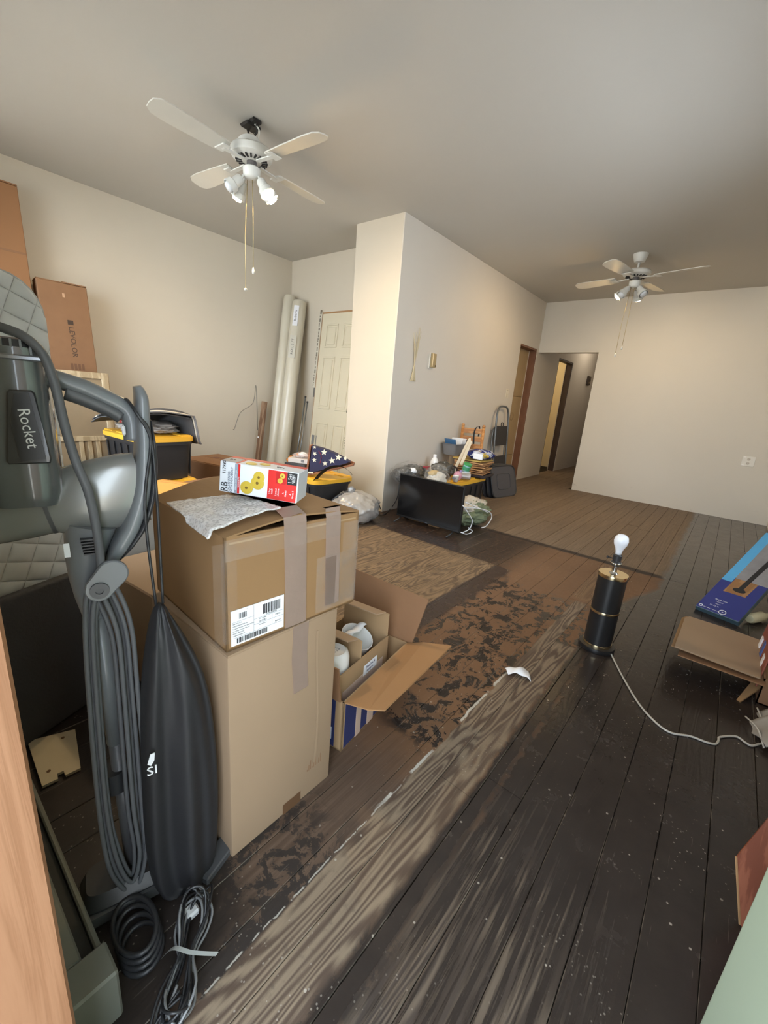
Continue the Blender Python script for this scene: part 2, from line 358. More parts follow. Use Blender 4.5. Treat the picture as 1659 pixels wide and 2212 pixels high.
# ================================================================== THE SETTING
fb = nb(); box(fb, (-4.75, -0.16, -0.06), (0.64, 6.69, -0.018)); box(fb, (-4.4, 6.69, -0.06), (-1.5, 10.5, -0.018)); box(fb, (-4.4, 3.72, -0.06), (-2.6, 10.5, -0.019))
floor = struct('floor', fb, mSUB)
def plank_mesh():
    bm = nb(); h = BW/2-0.0008; c = 0.0013
    prof = [(-h, -0.018), (-h, -c), (-h+c, 0), (h-c, 0), (h, -c), (h, -0.018)]
    a = [bm.verts.new((p[0], 0, p[1])) for p in prof]; b = [bm.verts.new((p[0], 1, p[1])) for p in prof]
    bm.faces.new(a[::-1]); bm.faces.new(b)
    for i in range(len(prof)): bm.faces.new((a[i], a[(i+1) % 6], b[(i+1) % 6], b[i]))
    bmesh.ops.recalc_face_normals(bm, faces=bm.faces)
    me = bpy.data.meshes.new('plank'); bm.to_mesh(me); bm.free(); me.materials.append(mFLOOR); return me
PLK = plank_mesh(); rp = random.Random(3)
def plank(k, y0, y1, dz=0.0):
    o = bpy.data.objects.new('plank', PLK); C.objects.link(o); o.parent = floor
    o.location = (SEAM0+(k+0.5)*BW, y0+0.0008, dz); o.scale = (1, y1-y0-0.0016, 1)
for k in range(-45, 3):
    xc = SEAM0+(k+0.5)*BW
    yend = 3.6 if xc < XP-0.08 else (10.4 if xc < -1.72 else YF)
    y = -0.14; cuts = [y]
    fixed = {-6: [0.95, 2.02], -7: [1.18, 2.6], -5: [1.05, 3.0]}.get(k)
    if fixed: cuts += fixed
    while True:
        nx = cuts[-1] + rp.uniform(1.7, 3.0)
        if nx > yend-0.6: break
        cuts.append(nx)
    cuts.append(yend)
    for a, b in zip(cuts, cuts[1:]): plank(k, a, b, rp.uniform(-0.0012, 0.0006))

bm = nb(); box(bm, (-4.75, -0.16, HC), (0.64, 10.5, HC+0.08)); ceiling = struct('ceiling', bm, mCEIL)
struct('wall_left', B((XL-0.12, -0.15, -0.06), (XL, 3.72, HC)), mWALLTINT)
struct('wall_alcove', B((XL, 3.6, -0.06), (-3.104, 3.72, HC)), mWALLTINT)
struct('wall_pillar', B((-3.104, 3.142, -0.06), (XP-0.012, 3.72, HC)), mWALLTINT)
bm = nb(); box(bm, (XP-0.012, 3.1425, -0.06), (XP, 3.72, HC))
TW = 0.11
for y0, y1, z0 in ((3.72, 5.885, 0), (5.885, 6.50, 1.97), (6.50, 7.52, 0), (7.52, 8.29, 1.975), (8.29, 10.4, 0)):
    box(bm, (XP-TW, y0, z0 if z0 else -0.06), (XP, y1, HC))
struct('wall_middle', bm, mWALL)
bm = nb(); box(bm, (-1.705, YF, -0.06), (XR, YF+0.12, HC)); box(bm, (XP, YF, 1.935), (-1.705, YF+0.12, HC)); struct('wall_far', bm, mWALLF)
RY0, RY1, RZ0, RZ1 = 1.7, 3.5, 1.0, 2.05
bm = nb()
for lo, hi in (((XR, YI, -0.06), (XR+0.12, RY0, HC)), ((XR, RY1, -0.06), (XR+0.12, YF+0.12, HC)), ((XR, RY0, -0.06), (XR+0.12, RY1, RZ0)), ((XR, RY0, RZ1), (XR+0.12, RY1, HC))): box(bm, lo, hi)
struct('wall_right', bm, mWALLF)
bm = nb(); WX0, WX1, WZ0, WZ1 = -4.2, -1.75, 0.55, 2.40
for lo, hi in (((XL-0.12, -0.15, -0.06), (WX0, YI, HC)), ((WX0, -0.15, -0.06), (WX1, YI, WZ0)), ((WX0, -0.15, WZ1), (WX1, YI, HC)), ((WX1, -0.15, -0.06), (-0.49, YI, HC)),
               ((-0.49, -0.15, 2.54), (0.40, YI, HC)), ((0.40, -0.15, -0.06), (XR+0.12, YI, HC))): box(bm, lo, hi)
struct('wall_front', bm, mWALL)
# hallway beyond the opening
mHALL = wall_material('hall_wall_paint', (196, 186, 172))
struct('wall_hall', B((-1.705, YF+0.12, -0.06), (-1.6, 10.4, HC)), mHALL)
struct('wall_hall_end', B((-2.66, 10.4, -0.06), (-1.6, 10.5, HC)), mHALL)
bm = nb(); box(bm, (-4.3, 3.72, -0.06), (-4.2, 10.5, HC)); box(bm, (-4.2, 6.9, -0.06), (XP-TW, 7.0, HC)); box(bm, (-4.2, 8.9, -0.06), (XP-TW, 9.0, HC)); box(bm, (-4.2, 10.4, -0.06), (-2.66, 10.5, HC))
struct('wall_side_room', bm, wall_material('side_room_cream', (232, 214, 172)))
# shop window in the front wall (behind the photographer) and doorway lining
mWHITE = M('white_gloss_paint', (222, 222, 216), 0.4, var=0.03)
wf = nb()
for lo, hi in (((WX0, -0.10, WZ0), (WX1, -0.02, WZ0+0.06)), ((WX0, -0.10, WZ1-0.06), (WX1, -0.02, WZ1)), ((WX0, -0.10, WZ0), (WX0+0.06, -0.02, WZ1)), ((WX1-0.06, -0.10, WZ0), (WX1, -0.02, WZ1)),
               ((-3.0, -0.10, WZ0), (-2.94, -0.02, WZ1))): box(wf, lo, hi)
win = struct('window_1', wf, mWHITE)
gm = G('window_glass'); tr = gm.nd('ShaderNodeBsdfTransparent'); gl = gm.nd('ShaderNodeBsdfGlossy'); gl.inputs['Roughness'].default_value = 0.02
fr = gm.nd('ShaderNodeFresnel'); fr.inputs[0].default_value = 1.3; mx = gm.nd('ShaderNodeMixShader')
gm.put(mx.inputs[0], fr.outputs[0]); gm.put(mx.inputs[1], tr.outputs[0]); gm.put(mx.inputs[2], gl.outputs[0]); gm.put(gm.out.inputs['Surface'], mx.outputs[0])
for a, b in ((WX0+0.06, -3.0), (-2.94, WX1-0.06)): obj('pane', B((a, -0.064, WZ0+0.06), (b, -0.058, WZ1-0.06)), gm.m, win)
bm = nb(); box(bm, (-0.49, -0.15, 0.0), (-0.448, 0.047, 2.54), 0.003); j1 = struct('trim_1', bm, mRAW)
obj('painted_base', B((-0.4485, -0.15, 0.0), (-0.446, 0.0475, 0.28)), mTRIMW, j1)
struct('trim_2', B((0.36, -0.15, 0.0), (0.40, 0.047, 2.54), 0.003), mRAW)
struct('trim_3', B((-0.448, -0.15, 2.08), (0.36, 0.047, 2.12), 0.003), mRAW)
tw = struct('added_transom', B((-0.448, -0.09, 2.12), (0.36, -0.03, 2.15)), mWHITE); obj('pane', B((-0.448, -0.064, 2.15), (0.36, -0.058, 2.54)), gm.m, tw)  # unseen glass over the door, added to let in more daylight
wb = nb()
for lo, hi in (((XR+0.03, RY0, RZ0), (XR+0.09, RY1, RZ0+0.05)), ((XR+0.03, RY0, RZ1-0.05), (XR+0.09, RY1, RZ1)), ((XR+0.03, RY0, RZ0), (XR+0.09, RY0+0.05, RZ1)), ((XR+0.03, RY1-0.05, RZ0), (XR+0.09, RY1, RZ1))): box(wb, lo, hi)
w3 = struct('added_side_window', wb, mWHITE); obj('pane', B((XR+0.057, RY0+0.05, RZ0+0.05), (XR+0.063, RY1-0.05, RZ1-0.05)), gm.m, w3)  # unseen window added to bring daylight onto the middle wall
# open green entrance door, hinged at the right jamb
mGREEN = M('pale_green_door_paint', (172, 188, 166), 0.4, var=0.04, scale=3)
dx, dy = 0.196-0.352, 0.815-0.055; dl = math.hypot(dx, dy); ang = math.atan2(dy, dx)
door = bpy.data.objects.new('door_1', None); C.objects.link(door); door.location = (0.352, 0.055, 0.012); door.rotation_euler = (0, 0, ang); door['kind'] = 'structure'
obj('door_leaf', B((0.0, -0.042, 0.0), (dl, 0.0, 2.05), 0.004, 2), mGREEN, door)
kb = nb(); lathe(kb, [(0.026, 0), (0.026, 0.006), (0.012, 0.01), (0.012, 0.035), (0.027, 0.045), (0.03, 0.06), (0.02, 0.072), (0, 0.074)], 20, T(dl-0.07, 0, 0.95) @ rotm('X', -90)); obj('door_knob', kb, M('brass', (176, 146, 82), 0.3, 1.0), door, True, 40)
for hz in (0.2, 1.0, 1.8): obj('hinge', B((-0.012, -0.03, hz), (0.0, 0.012, hz+0.09), 0.003), M('steel_hinge', (140, 140, 138), 0.4, 0.9), door)
# openings of the middle wall: lining, closing board
bm = nb(); box(bm, (XP-TW, 6.475, 0), (XP-0.004, 6.50, 1.97)); box(bm, (XP-TW, 5.885, 1.945), (XP-0.004, 6.475, 1.97)); box(bm, (XP-TW, 5.885, 0), (XP-0.004, 5.90, 1.945)); struct('trim_4', bm, mJAMB)
mPLAST = M('broken_plaster_edge', (206, 198, 186), 0.9, bump=0.5, bscale=60)
bm = nb(); box(bm, (XP-0.003, 6.497, 0), (XP+0.003, 6.508, 1.972)); box(bm, (XP-TW-0.004, 6.468, 0), (XP-TW+0.008, 6.477, 1.95)); struct('trim_5', bm, mPLAST)
d2 = bpy.data.objects.new('door_2', None); C.objects.link(d2); d2['kind'] = 'structure'; d2.location = (XP-TW, 6.18, 0)
mTAN = M('tan_hardboard', (176, 152, 116), 0.55, var=0.12, scale=2.5)
for i, (z0, z1) in enumerate(((0.0, 0.395), (0.40, 1.275), (1.28, 1.945))): obj('panel', B((-0.02, -0.28, z0), (0.0, 0.29, z1), 0.002), mTAN, d2)
bm = nb(); tube(bm, [(0.001, 0.02+0.055*math.cos(a*PI/12), 0.98+0.055*math.sin(a*PI/12)) for a in range(24)], 0.0025, 5, True); obj('ring_mark', bm, M('pencil_ring', (112, 92, 66), 0.7), d2)
bm = nb(); box(bm, (XP-TW, 8.265, 0), (XP-0.004, 8.29, 1.975)); box(bm, (XP-TW, 7.52, 1.95), (XP-0.004, 8.265, 1.975)); box(bm, (XP-TW, 7.52, 0), (XP-0.004, 7.545, 1.95)); struct('trim_6', bm, M('dark_jamb_wood', (72, 56, 46), 0.6, var=0.25))
bm = nb(); box(bm, (XP-TW-0.004, 8.258, 0), (XP-TW+0.006, 8.266, 1.95)); box(bm, (XP-0.003, 8.288, 0), (XP+0.004, 8.30, 1.978)); struct('trim_7', bm, mPLAST)
# pavement outside
struct('pavement', B((-9, -9, -0.2), (6, -0.15, -0.12)), M('grey_concrete', (150, 148, 142), 0.9, var=0.15, scale=2))

# ================================================================== CEILING FANS
mFANW = M('fan_white_enamel', (214, 214, 208), 0.35, var=0.03)
mDARKM = M('dark_metal', (58, 56, 54), 0.5, 0.6)
mBRASS = M('brass', (176, 146, 82), 0.3, 1.0)
mBULB = M('lit_bulb', (255, 236, 200), 0.4, emit=(255, 214, 150), estr=110.0)
mBULBOFF = M('unlit_bulb_glass', (214, 218, 222), 0.15, var=0.02)
def fan(loc, label, group, bracket, base_az, spots, chains, zs, tilt=(0, 0), watt=9.0):
    f = thing('ceiling_fan', label, 'ceiling fan', (loc[0], loc[1], 0), 0, group)
    zc, zr, zm1, zm0, zh1, zh0 = zs      # ceiling, rod bottom, motor top, motor bottom, hub top, hub bottom
    bm = nb()
    if bracket:                          # bare hanger bracket, canopy dropped away
        box(bm, (-0.065, -0.03, zc-0.02), (0.065, 0.03, zc), 0.006); box(bm, (-0.05, -0.05, zc-0.03), (0.03, 0.05, zc-0.012), 0.008)
        for a in (-1, 1): tube(bm, [(a*0.05, 0, zc-0.005), (a*0.04, 0.01, zc-0.06), (0.0, 0.0, zc-0.085)], 0.006, 6)
        obj('hanger_bracket', bm, mDARKM, f)
        wv = nb(); tube(wv, spline([(0.02, 0, zc-0.01), (0.06, 0.01, zc-0.05), (0.02, 0.03, zc-0.08), (-0.03, 0.02, zc-0.12)]), 0.004, 6); obj('wiring', wv, M('white_wire', (220, 218, 210), 0.5), f, True)
        cp = nb(); lathe(cp, [(0.014, 0), (0.05, 0.004), (0.062, 0.012), (0.066, 0.04), (0.064, 0.04), (0.055, 0.015), (0.014, 0.008)], 24, T(-0.02, 0, zm1+0.0) @ rotm('Y', -14)); obj('canopy', cp, mFANW, f, True, 40)
    else:
        cp = nb(); lathe(cp, [(0.02, zc-0.075), (0.045, zc-0.07), (0.06, zc-0.03), (0.066, zc-0.004), (0.066, zc)], 24); obj('canopy', cp, mFANW, f, True, 40)
    rd = nb(); tube(rd, [(0, 0, zc-0.07), (0, 0, zm1-0.005)], 0.011, 10); obj('down_rod', rd, mFANW, f, True)
    mo = nb(); lathe(mo, [(0.05, zm0), (0.085, zm0+0.004), (0.118, zm0+0.02), (0.122, zm0+0.03), (0.122, zm1-0.015), (0.112, zm1-0.004), (0.05, zm1), (0.02, zm1)], 40); mo_o = obj('motor_housing', mo, mFANW, f, True, 35)
    vt = nb()
    for k in range(20):
        a = 2*PI*k/20; box(vt, (0.058, -0.005, zm0-0.0015), (0.094, 0.005, zm0+0.006), 0, rotm('Z', math.degrees(a)))
    obj('vent_slots', vt, M('vent_black', (40, 38, 36), 0.8), mo_o)
    sw = nb(); lathe(sw, [(0.03, zh1), (0.03, zm0)], 20); obj('switch_collar', sw, M('collar_grey', (96, 92, 90), 0.5), f, True, 40)
    hb = nb(); lathe(hb, [(0.012, zh0-0.006), (0.04, zh0), (0.05, zh0+0.012), (0.052, zh1-0.006), (0.045, zh1), (0.02, zh1)], 24); obj('light_hub', hb, mFANW, f, True, 40)
    for k in range(4):
        a = math.radians(base_az+90*k)
        Mk = rotm('Z', math.degrees(a)) @ T(0, 0, zm0-0.004)
        ir = nb(); prism(ir, [(0.06, -0.006), (0.19, -0.012), (0.21, -0.008), (0.21, -0.004), (0.19, -0.006), (0.06, 0.0)], -0.014, 0.014, Mk)
        box(ir, (0.17, -0.045, -0.010), (0.225, 0.045, -0.004), 0.004, Mk); obj('blade_iron', ir, mFANW, f)
        bl = nb(); pts = [(0.18, -0.05), (0.30, -0.058), (0.50, -0.066), (0.57, -0.06), (0.60, -0.035), (0.605, 0.0), (0.60, 0.035), (0.57, 0.06), (0.50, 0.066), (0.30, 0.058), (0.18, 0.05)]
        va = [bl.verts.new((p[0], p[1], 0)) for p in pts]; vb = [bl.verts.new((p[0], p[1], 0.006)) for p in pts]
        bl.faces.new(va[::-1]); bl.faces.new(vb)
        for i in range(len(pts)): bl.faces.new((va[i], va[(i+1) % len(pts)], vb[(i+1) % len(pts)], vb[i]))
        bmesh.ops.transform(bl, matrix=Mk @ rotm('X', 11), verts=bl.verts); obj('blade', bl, M('fan_blade_white', (205, 202, 192), 0.45, var=0.04), f)
    for az, el, lit in spots:            # swivelling spot cups
        d = Vector((math.cos(math.radians(az))*math.cos(math.radians(el)), math.sin(math.radians(az))*math.cos(math.radians(el)), -math.sin(math.radians(el))))
        o0 = Vector((math.cos(math.radians(az))*0.042, math.sin(math.radians(az))*0.042, zh0+0.012))
        q = d.to_track_quat('Z', 'Y').to_matrix().to_4x4(); p0 = o0 + Vector((d.x, d.y, 0)).normalized()*0.018 + Vector((0, 0, -0.02))
        ar = nb(); tube(ar, spline([o0, (o0+p0)/2+Vector((0, 0, 0.006)), p0], 4), 0.007, 8); arm = obj('spot_arm', ar, mFANW, f, True)
        cu = nb(); lathe(cu, [(0.0, 0.0), (0.022, 0.002), (0.027, 0.012), (0.03, 0.055), (0.04, 0.064), (0.044, 0.098), (0.0405, 0.098), (0.036, 0.07), (0.022, 0.055), (0.0, 0.054)], 24, T(*p0) @ q); cup = obj('spot_cup', cu, mFANW, arm, True, 40)
        bu = nb(); lathe(bu, [(0.012, 0.054), (0.018, 0.066), (0.03, 0.084), (0.032, 0.096), (0.024, 0.110), (0.0, 0.115)], 20, T(*p0) @ q); obj('bulb', bu, mBULB if lit else mBULBOFF, f, True)
        if lit:
            l = bpy.data.lights.new('bulb_light', 'SPOT'); l.energy = watt; l.color = (1.0, 0.74, 0.43); l.shadow_soft_size = 0.03; l.spot_size = math.radians(150); l.spot_blend = 0.7
            lo = bpy.data.objects.new('bulb_light', l); C.objects.link(lo); lo.parent = f; lo.location = p0 + d*0.13; lo.rotation_euler = d.to_track_quat('-Z', 'Y').to_euler()
    for (cx, cy, zb, bead) in chains:
        ch = nb(); tube(ch, [(cx*0.6, cy*0.6, zh0), (cx, cy, (zh0+zb)/2), (cx, cy, zb)], 0.0022, 6); co = obj('pull_chain', ch, M('pull_chain_cord', (196, 178, 132), 0.4, 0.5), f, True)
        bd = nb(); lathe(bd, [(0, zb-0.04), (0.007, zb-0.034), (0.008, zb-0.018), (0.003, zb), (0, zb)] if bead else [(0, zb-0.014), (0.01, zb-0.012), (0.011, zb-0.004), (0.003, zb), (0, zb)], 12, T(cx, cy, 0)); obj('chain_pull', bd, mFANW, co, True)
fan((-2.624, 1.723), 'white ceiling fan with exposed hanger bracket, hanging nearest the door', 'ceiling fans', True, 4,
    [(-115, 42, False), (-160, 60, True), (60, 50, True), (20, 55, True)], [(-0.045, -0.02, 1.72, False), (0.012, 0.0, 1.84, True)], (HC, 2.5, 2.485, 2.415, 2.385, 2.325), watt=19.0)
fan((-1.087, 4.966), 'white ceiling fan on short rod near the far wall', 'ceiling fans', False, -12,
    [(-170, 45, True), (-130, 48, False), (-30, 48, False), (75, 50, True)], [(-0.035, -0.03, 1.72, True), (0.01, -0.02, 1.79, True)], (HC, 2.5, 2.475, 2.415, 2.385, 2.325), watt=14.0)
# lamp of the side room
l = bpy.data.lights.new('side_room_lamp', 'POINT'); l.energy = 9; l.color = (1.0, 0.84, 0.6); l.shadow_soft_size = 0.08
lo = bpy.data.objects.new('side_room_lamp', l); C.objects.link(lo); lo.location = (-3.4, 7.9, 2.3)
l = bpy.data.lights.new('hall_fill_light', 'POINT'); l.energy = 5; l.color = (1.0, 0.88, 0.72); l.shadow_soft_size = 0.1  # unseen light without a fixture, added to brighten the hall
lo = bpy.data.objects.new('hall_fill_light', l); C.objects.link(lo); lo.location = (-2.1, 8.9, 2.45)

# ================================================================== FIXTURES ON THE WALLS
mPLATE = M('ivory_plate', (222, 214, 196), 0.4, var=0.03)
t = thing('dried_reed_bunch', 'bunch of pale dried reeds hanging on the wall beside the pillar', 'dried reeds', (XP+0.008, 3.45, 1.28))
rs = random.Random(5); mREED = M('pale_reed', (206, 192, 158), 0.7)
for i in range(8):
    bm = nb(); a = (i-3.5)*0.010; b = (i-3.5)*0.017+rs.uniform(-0.01, 0.01); h = 0.40+rs.uniform(-0.06, 0.10)
    tube(bm, spline([(0.004*i % 0.012, a, 0.0), (0.004, (a-b)*0.1, 0.17), (0.006+0.002*(i % 3), -b*0.5, 0.30), (0.008, -b, h)]), [0.0045, 0.0018], 6); obj('reed', bm, mREED, t, True)
t = thing('door_chime', 'small beige door chime box mounted high on the pale wall', 'door chime', (XP, 3.735, 1.50))
obj('back_plate', B((0, -0.035, -0.075), (0.012, 0.035, 0.075), 0.003), M('chime_white', (224, 220, 208), 0.4), t)
obj('cover', B((0.012, -0.022, -0.065), (0.045, 0.038, 0.07), 0.005, 2), M('chime_gold', (176, 158, 120), 0.35, 0.4), t)
obj('button', B((0.0455, 0.02, -0.055), (0.048, 0.034, -0.04)), M('chime_dark', (70, 60, 46), 0.5), t)
t = thing('light_switch', 'ivory light switch plate beside the boarded doorway', 'light switch', (XP, 5.671, 1.294))
obj('plate', B((0, -0.038, -0.06), (0.005, 0.038, 0.06), 0.002), mPLATE, t)
obj('rocker', B((0.005, -0.006, -0.012), (0.013, 0.006, 0.012), 0.002), mPLATE, t)
for zz in (-0.04, 0.04): bm = nb(); lathe(bm, [(0.004, 0), (0.004, 0.002), (0, 0.0025)], 8, T(0.005, 0, zz) @ rotm('Y', 90)); obj('screw', bm, mDARKM, t)
t = thing('wall_outlet', 'white electrical outlet plate low on the far wall', 'outlet', (0.182, YF, 0.714))
obj('plate', B((-0.06, -0.006, -0.058), (0.06, 0, 0.058), 0.002), M('outlet_white', (232, 230, 222), 0.35), t)
for zz in (-0.024, 0.024):
    bm = nb(); lathe(bm, [(0.017, 0), (0.017, 0.003), (0, 0.003)], 16, T(0.0, -0.006, zz) @ rotm('X', 90)); so = obj('socket', bm, M('socket_ivory', (208, 202, 190), 0.4), t)
    sl = nb()
    for a in (-0.006, 0.006): box(sl, (a-0.0012, -0.0098, zz-0.002), (a+0.0012, -0.0088, zz+0.007))
    obj('slots', sl, mDARKM, so)
for zz in (-0.047, 0.047): obj('white_tab', B((-0.052, -0.0068, zz-0.006), (-0.03, -0.006, zz+0.006)), M('outlet_tab', (246, 244, 240), 0.3), t)  # two small tabs, whiter than the plate
t = thing('hall_thermostat', 'dark thermostat on the hallway wall past the opening', 'thermostat', (XP, 9.42, 1.76))
obj('body', B((0, -0.10, -0.085), (0.03, 0.10, 0.085), 0.008), M('thermo_dark', (66, 54, 46), 0.5, var=0.3), t)
for zz in (-0.045, 0.045):
    bm = nb(); lathe(bm, [(0.022, 0), (0.02, 0.006), (0, 0.007)], 14, T(0.03, 0, zz) @ rotm('Y', 90)); obj('dial', bm, M('thermo_dial', (150, 130, 104), 0.4, 0.5), t, True)

# ================================================================== CARTONS, TOTES
mCARD = M('kraft_cardboard', (142, 110, 74), 0.75, var=0.08, scale=7)
mCARD2 = M('pale_kraft_cardboard', (155, 131, 106), 0.75, var=0.06, scale=5)
mCARDI = M('inner_cardboard', (160, 132, 98), 0.8, var=0.06)
mCARDD = M('dark_kraft_cardboard', (138, 102, 72), 0.75, var=0.1)
mTAPE = M('tan_packing_tape', (196, 172, 156), 0.3, var=0.08, scale=30, bump=0.25, bscale=25)
mCLEAR = None
def clear_mat(name, rgb, alpha, rough=0.12, bump=0.6, bscale=18.0, dist=0.008):
    g = G(name); v = g.obj(); g.set('Base Color', lin(rgb)); g.set('Roughness', rough); n = g.noise(v, bscale, 5, 0.6, 0.5)
    g.set('Alpha', g.mixf(g.st(n, 0.35, 0.75), alpha*0.6, min(1, alpha*1.5))); g.bump(n, bump, dist); g.set('Specular IOR Level', 0.8); MATS[name] = g.m; return g.m
mCLEAR = clear_mat('clear_tape', (214, 204, 196), 0.07)
mPAPER = M('white_paper', (232, 234, 238), 0.6, var=0.02)
mINK = M('black_print', (40, 40, 46), 0.6)
mINKG = M('grey_print', (120, 126, 140), 0.6)
def walls(bm, x0, x1, y0, y1, z0, z1, t=0.004):           # open carton
    box(bm, (x0, y0, z0), (x1, y1, z0+t)); box(bm, (x0, y0, z0), (x1, y0+t, z1)); box(bm, (x0, y1-t, z0), (x1, y1, z1)); box(bm, (x0, y0, z0), (x0+t, y1, z1)); box(bm, (x1-t, y0, z0), (x1, y1, z1))
# lower tall carton of the stack
Z1 = 0.562
t = thing('cardboard_box', 'tall pale cardboard box at the bottom of the stack beside the vacuum', 'box', (-0.885, 0.555, 0), 0, 'cardboard boxes')
obj('body', B((-0.185, -0.158, 0), (0.185, 0.158, Z1-0.006), 0.006, 2), mCARD2, t, True, 30)
for s in (-1, 1): obj('top_flap', B((-0.185, min(s*0.157, s*0.001), Z1-0.006), (0.185, max(s*0.157, s*0.001), Z1-0.001)), mCARD2, t)
bm = nb(); strip(bm, [(0.1858, 0.035, Z1-0.002), (0.1862, 0.032, 0.47), (0.1866, 0.04, 0.37)], (0, 1, 0), 0.048); obj('tape', bm, mTAPE, t)
bm = nb(); strip(bm, [(0.1856, 0.02, 0.0), (0.1858, 0.02, 0.035)], (0, 1, 0), 0.06); obj('tape', bm, mCARDD, t)
bm = nb(); sheet(bm, lambda u, v: (0.1862+0.0006*math.sin(v*9), 0.10+0.006*math.sin(u*5)-0.01*v, 0.10+0.42*u), 10, 3, 0.0005); obj('crease_strip', bm, mCARD2, t)
for i in range(9): obj('print_mark', B((0.1856, 0.07+0.006*i, 0.085), (0.1859, 0.072+0.006*i, 0.085+0.006+0.012*((i*7) % 3))), mCARDD, t)
# upper carton
Z2 = 0.815
t = thing('cardboard_box', 'brown cardboard box with shipping label and tape strips, on top of the stack', 'box', (-0.712, 0.402, Z1), math.radians(-3.0), 'cardboard boxes')
W_, D_, H_ = 0.375, 0.362, Z2-Z1
bm = nb(); walls(bm, -W_, 0, 0, D_, 0, H_, 0.005); ob = obj('body', bm, mCARD, t)
def flap(a, b, fz, nm='flap', mat=mCARD, amp=0.006):
    bm = nb(); sheet(bm, lambda u, v: (-W_+W_*u, a+(b-a)*v, H_+fz*math.sin(v*PI/2)*(1.15-0.35*u)+amp*math.sin(u*4+v*2)*v), 12, 8, 0.004); return obj(nm, bm, mat, t)
flap(0.0, 0.185, 0.030); flap(D_, 0.19, 0.022)
bm = nb(); sheet(bm, lambda u, v: (-0.11*v, 0.01+(D_-0.02)*u, H_-0.012-0.02*v), 8, 4, 0.004); obj('inner_flap', bm, mCARDI, t)
def tp(ys, w, low, top=-W_*0.97, mat=mTAPE, lift=0.032):
    bm = nb(); p = [(top+(-top)*i/10.0, ys, H_+lift*(0.55+0.45*(1-i*0.0))*1.0-(0.012 if i == 10 else 0.0)+0.002) for i in range(11)]
    p += [(0.003, ys, H_+0.004), (0.0022, ys+0.004, H_*0.6), (0.0022, ys+0.008, low)]; strip(bm, p, (0, 1, 0), w); obj('tape', bm, mat, t)
tp(0.165, 0.060, 0.002, lift=0.030); tp(0.275, 0.046, 0.02, top=-0.012, lift=0.022)
bm = nb(); strip(bm, [(-0.001+0.003, 0.0, 0.02), (0.003, 0.0, H_-0.01)], (0, 1, 0), 0.05); obj('clear_tape', bm, mCLEAR, t)
for y0, y1, z0, z1 in ((0.0, 0.30, H_-0.05, H_-0.005), (0.23, D_, 0.01, H_*0.62), (0.31, D_, 0.02, H_-0.02)): obj('clear_tape', B((0.0022, y0, z0), (0.003, y1, z1)), mCLEAR, t)
bm = nb(); sheet(bm, lambda u, v: (-0.012+0.016*v, -0.001-0.001*v, 0.02+0.2*u), 4, 2, 0.0006); obj('clear_tape', bm, mCLEAR, t)
# shipping label
la = bpy.data.objects.new('shipping_label', None)
LW, LH, LY, LZ = 0.128, 0.082, 0.010, 0.010
lab = obj('shipping_label', B((0.001, LY, LZ), (0.0028, LY+LW, LZ+LH)), mPAPER, t); bpy.data.objects.remove(la)
def lb(y0, z0, y1, z1, m=mINK): box(bars, (0.0028, LY+y0, LZ+z0), (0.0032, LY+y1, LZ+z1))
rb = random.Random(11); bars = nb()
def code(y0, y1, z0, z1):
    y = y0
    while y < y1:
        w_ = rb.choice((0.0006, 0.001, 0.0016, 0.0022)); lb(y, z0, min(y+w_, y1), z1); y += w_ + rb.choice((0.0006, 0.0009, 0.0014))
for cc in ((0.074, 0.118, 0.052, 0.075), (0.018, 0.036, 0.060, 0.073), (0.012, 0.085, 0.004, 0.016)): bars = nb(); code(*cc); obj('barcode', bars, mINK, lab)
bars = nb()
for y0, z0, y1, z1 in ((0.002, 0.055, 0.052, 0.0554), (0.052, 0.018, 0.0524, 0.08), (0.052, 0.046, 0.127, 0.0464), (0.052, 0.033, 0.127, 0.0334), (0.097, 0.018, 0.0974, 0.046), (0.004, 0.018, 0.127, 0.0184)): lb(y0, z0, y1, z1)
obj('rule_lines', bars, mINKG, lab)
FX = lambda y, z: axes((0.0032, LY+y, LZ+z), (0, 1, 0), (0, 0, 1), (1, 0, 0))
for y, z, sz, s in ((0.096, 0.0495, 0.0055, '5086428052'), (0.074, 0.037, 0.006, '415093'), (0.074, 0.043, 0.003, 'P.O. NUMBER'), (0.112, 0.040, 0.005, 'INDIA'), (0.112, 0.023, 0.005, '400 UP'), (0.074, 0.029, 0.003, 'DESCRIPTION')):
    text('lettering', s, sz, FX(y, z), mINK, lab, 0.0001)
for i, s in enumerate(('SHIP TO: DC', '2500 SE Plains Blvd. Ste', 'Receive Merchandise Department', 'One Way Lincoln Ave, TX', 'FROM: VENDOR', 'CHENNAI 600, IN')): text('lettering', s, 0.0036, FX(0.003, 0.051-0.0056*i), mINK, lab, 0.0001, 'LEFT')
text('lettering', '1', 0.004, FX(0.036, 0.0775), mINK, lab, 0.0001)
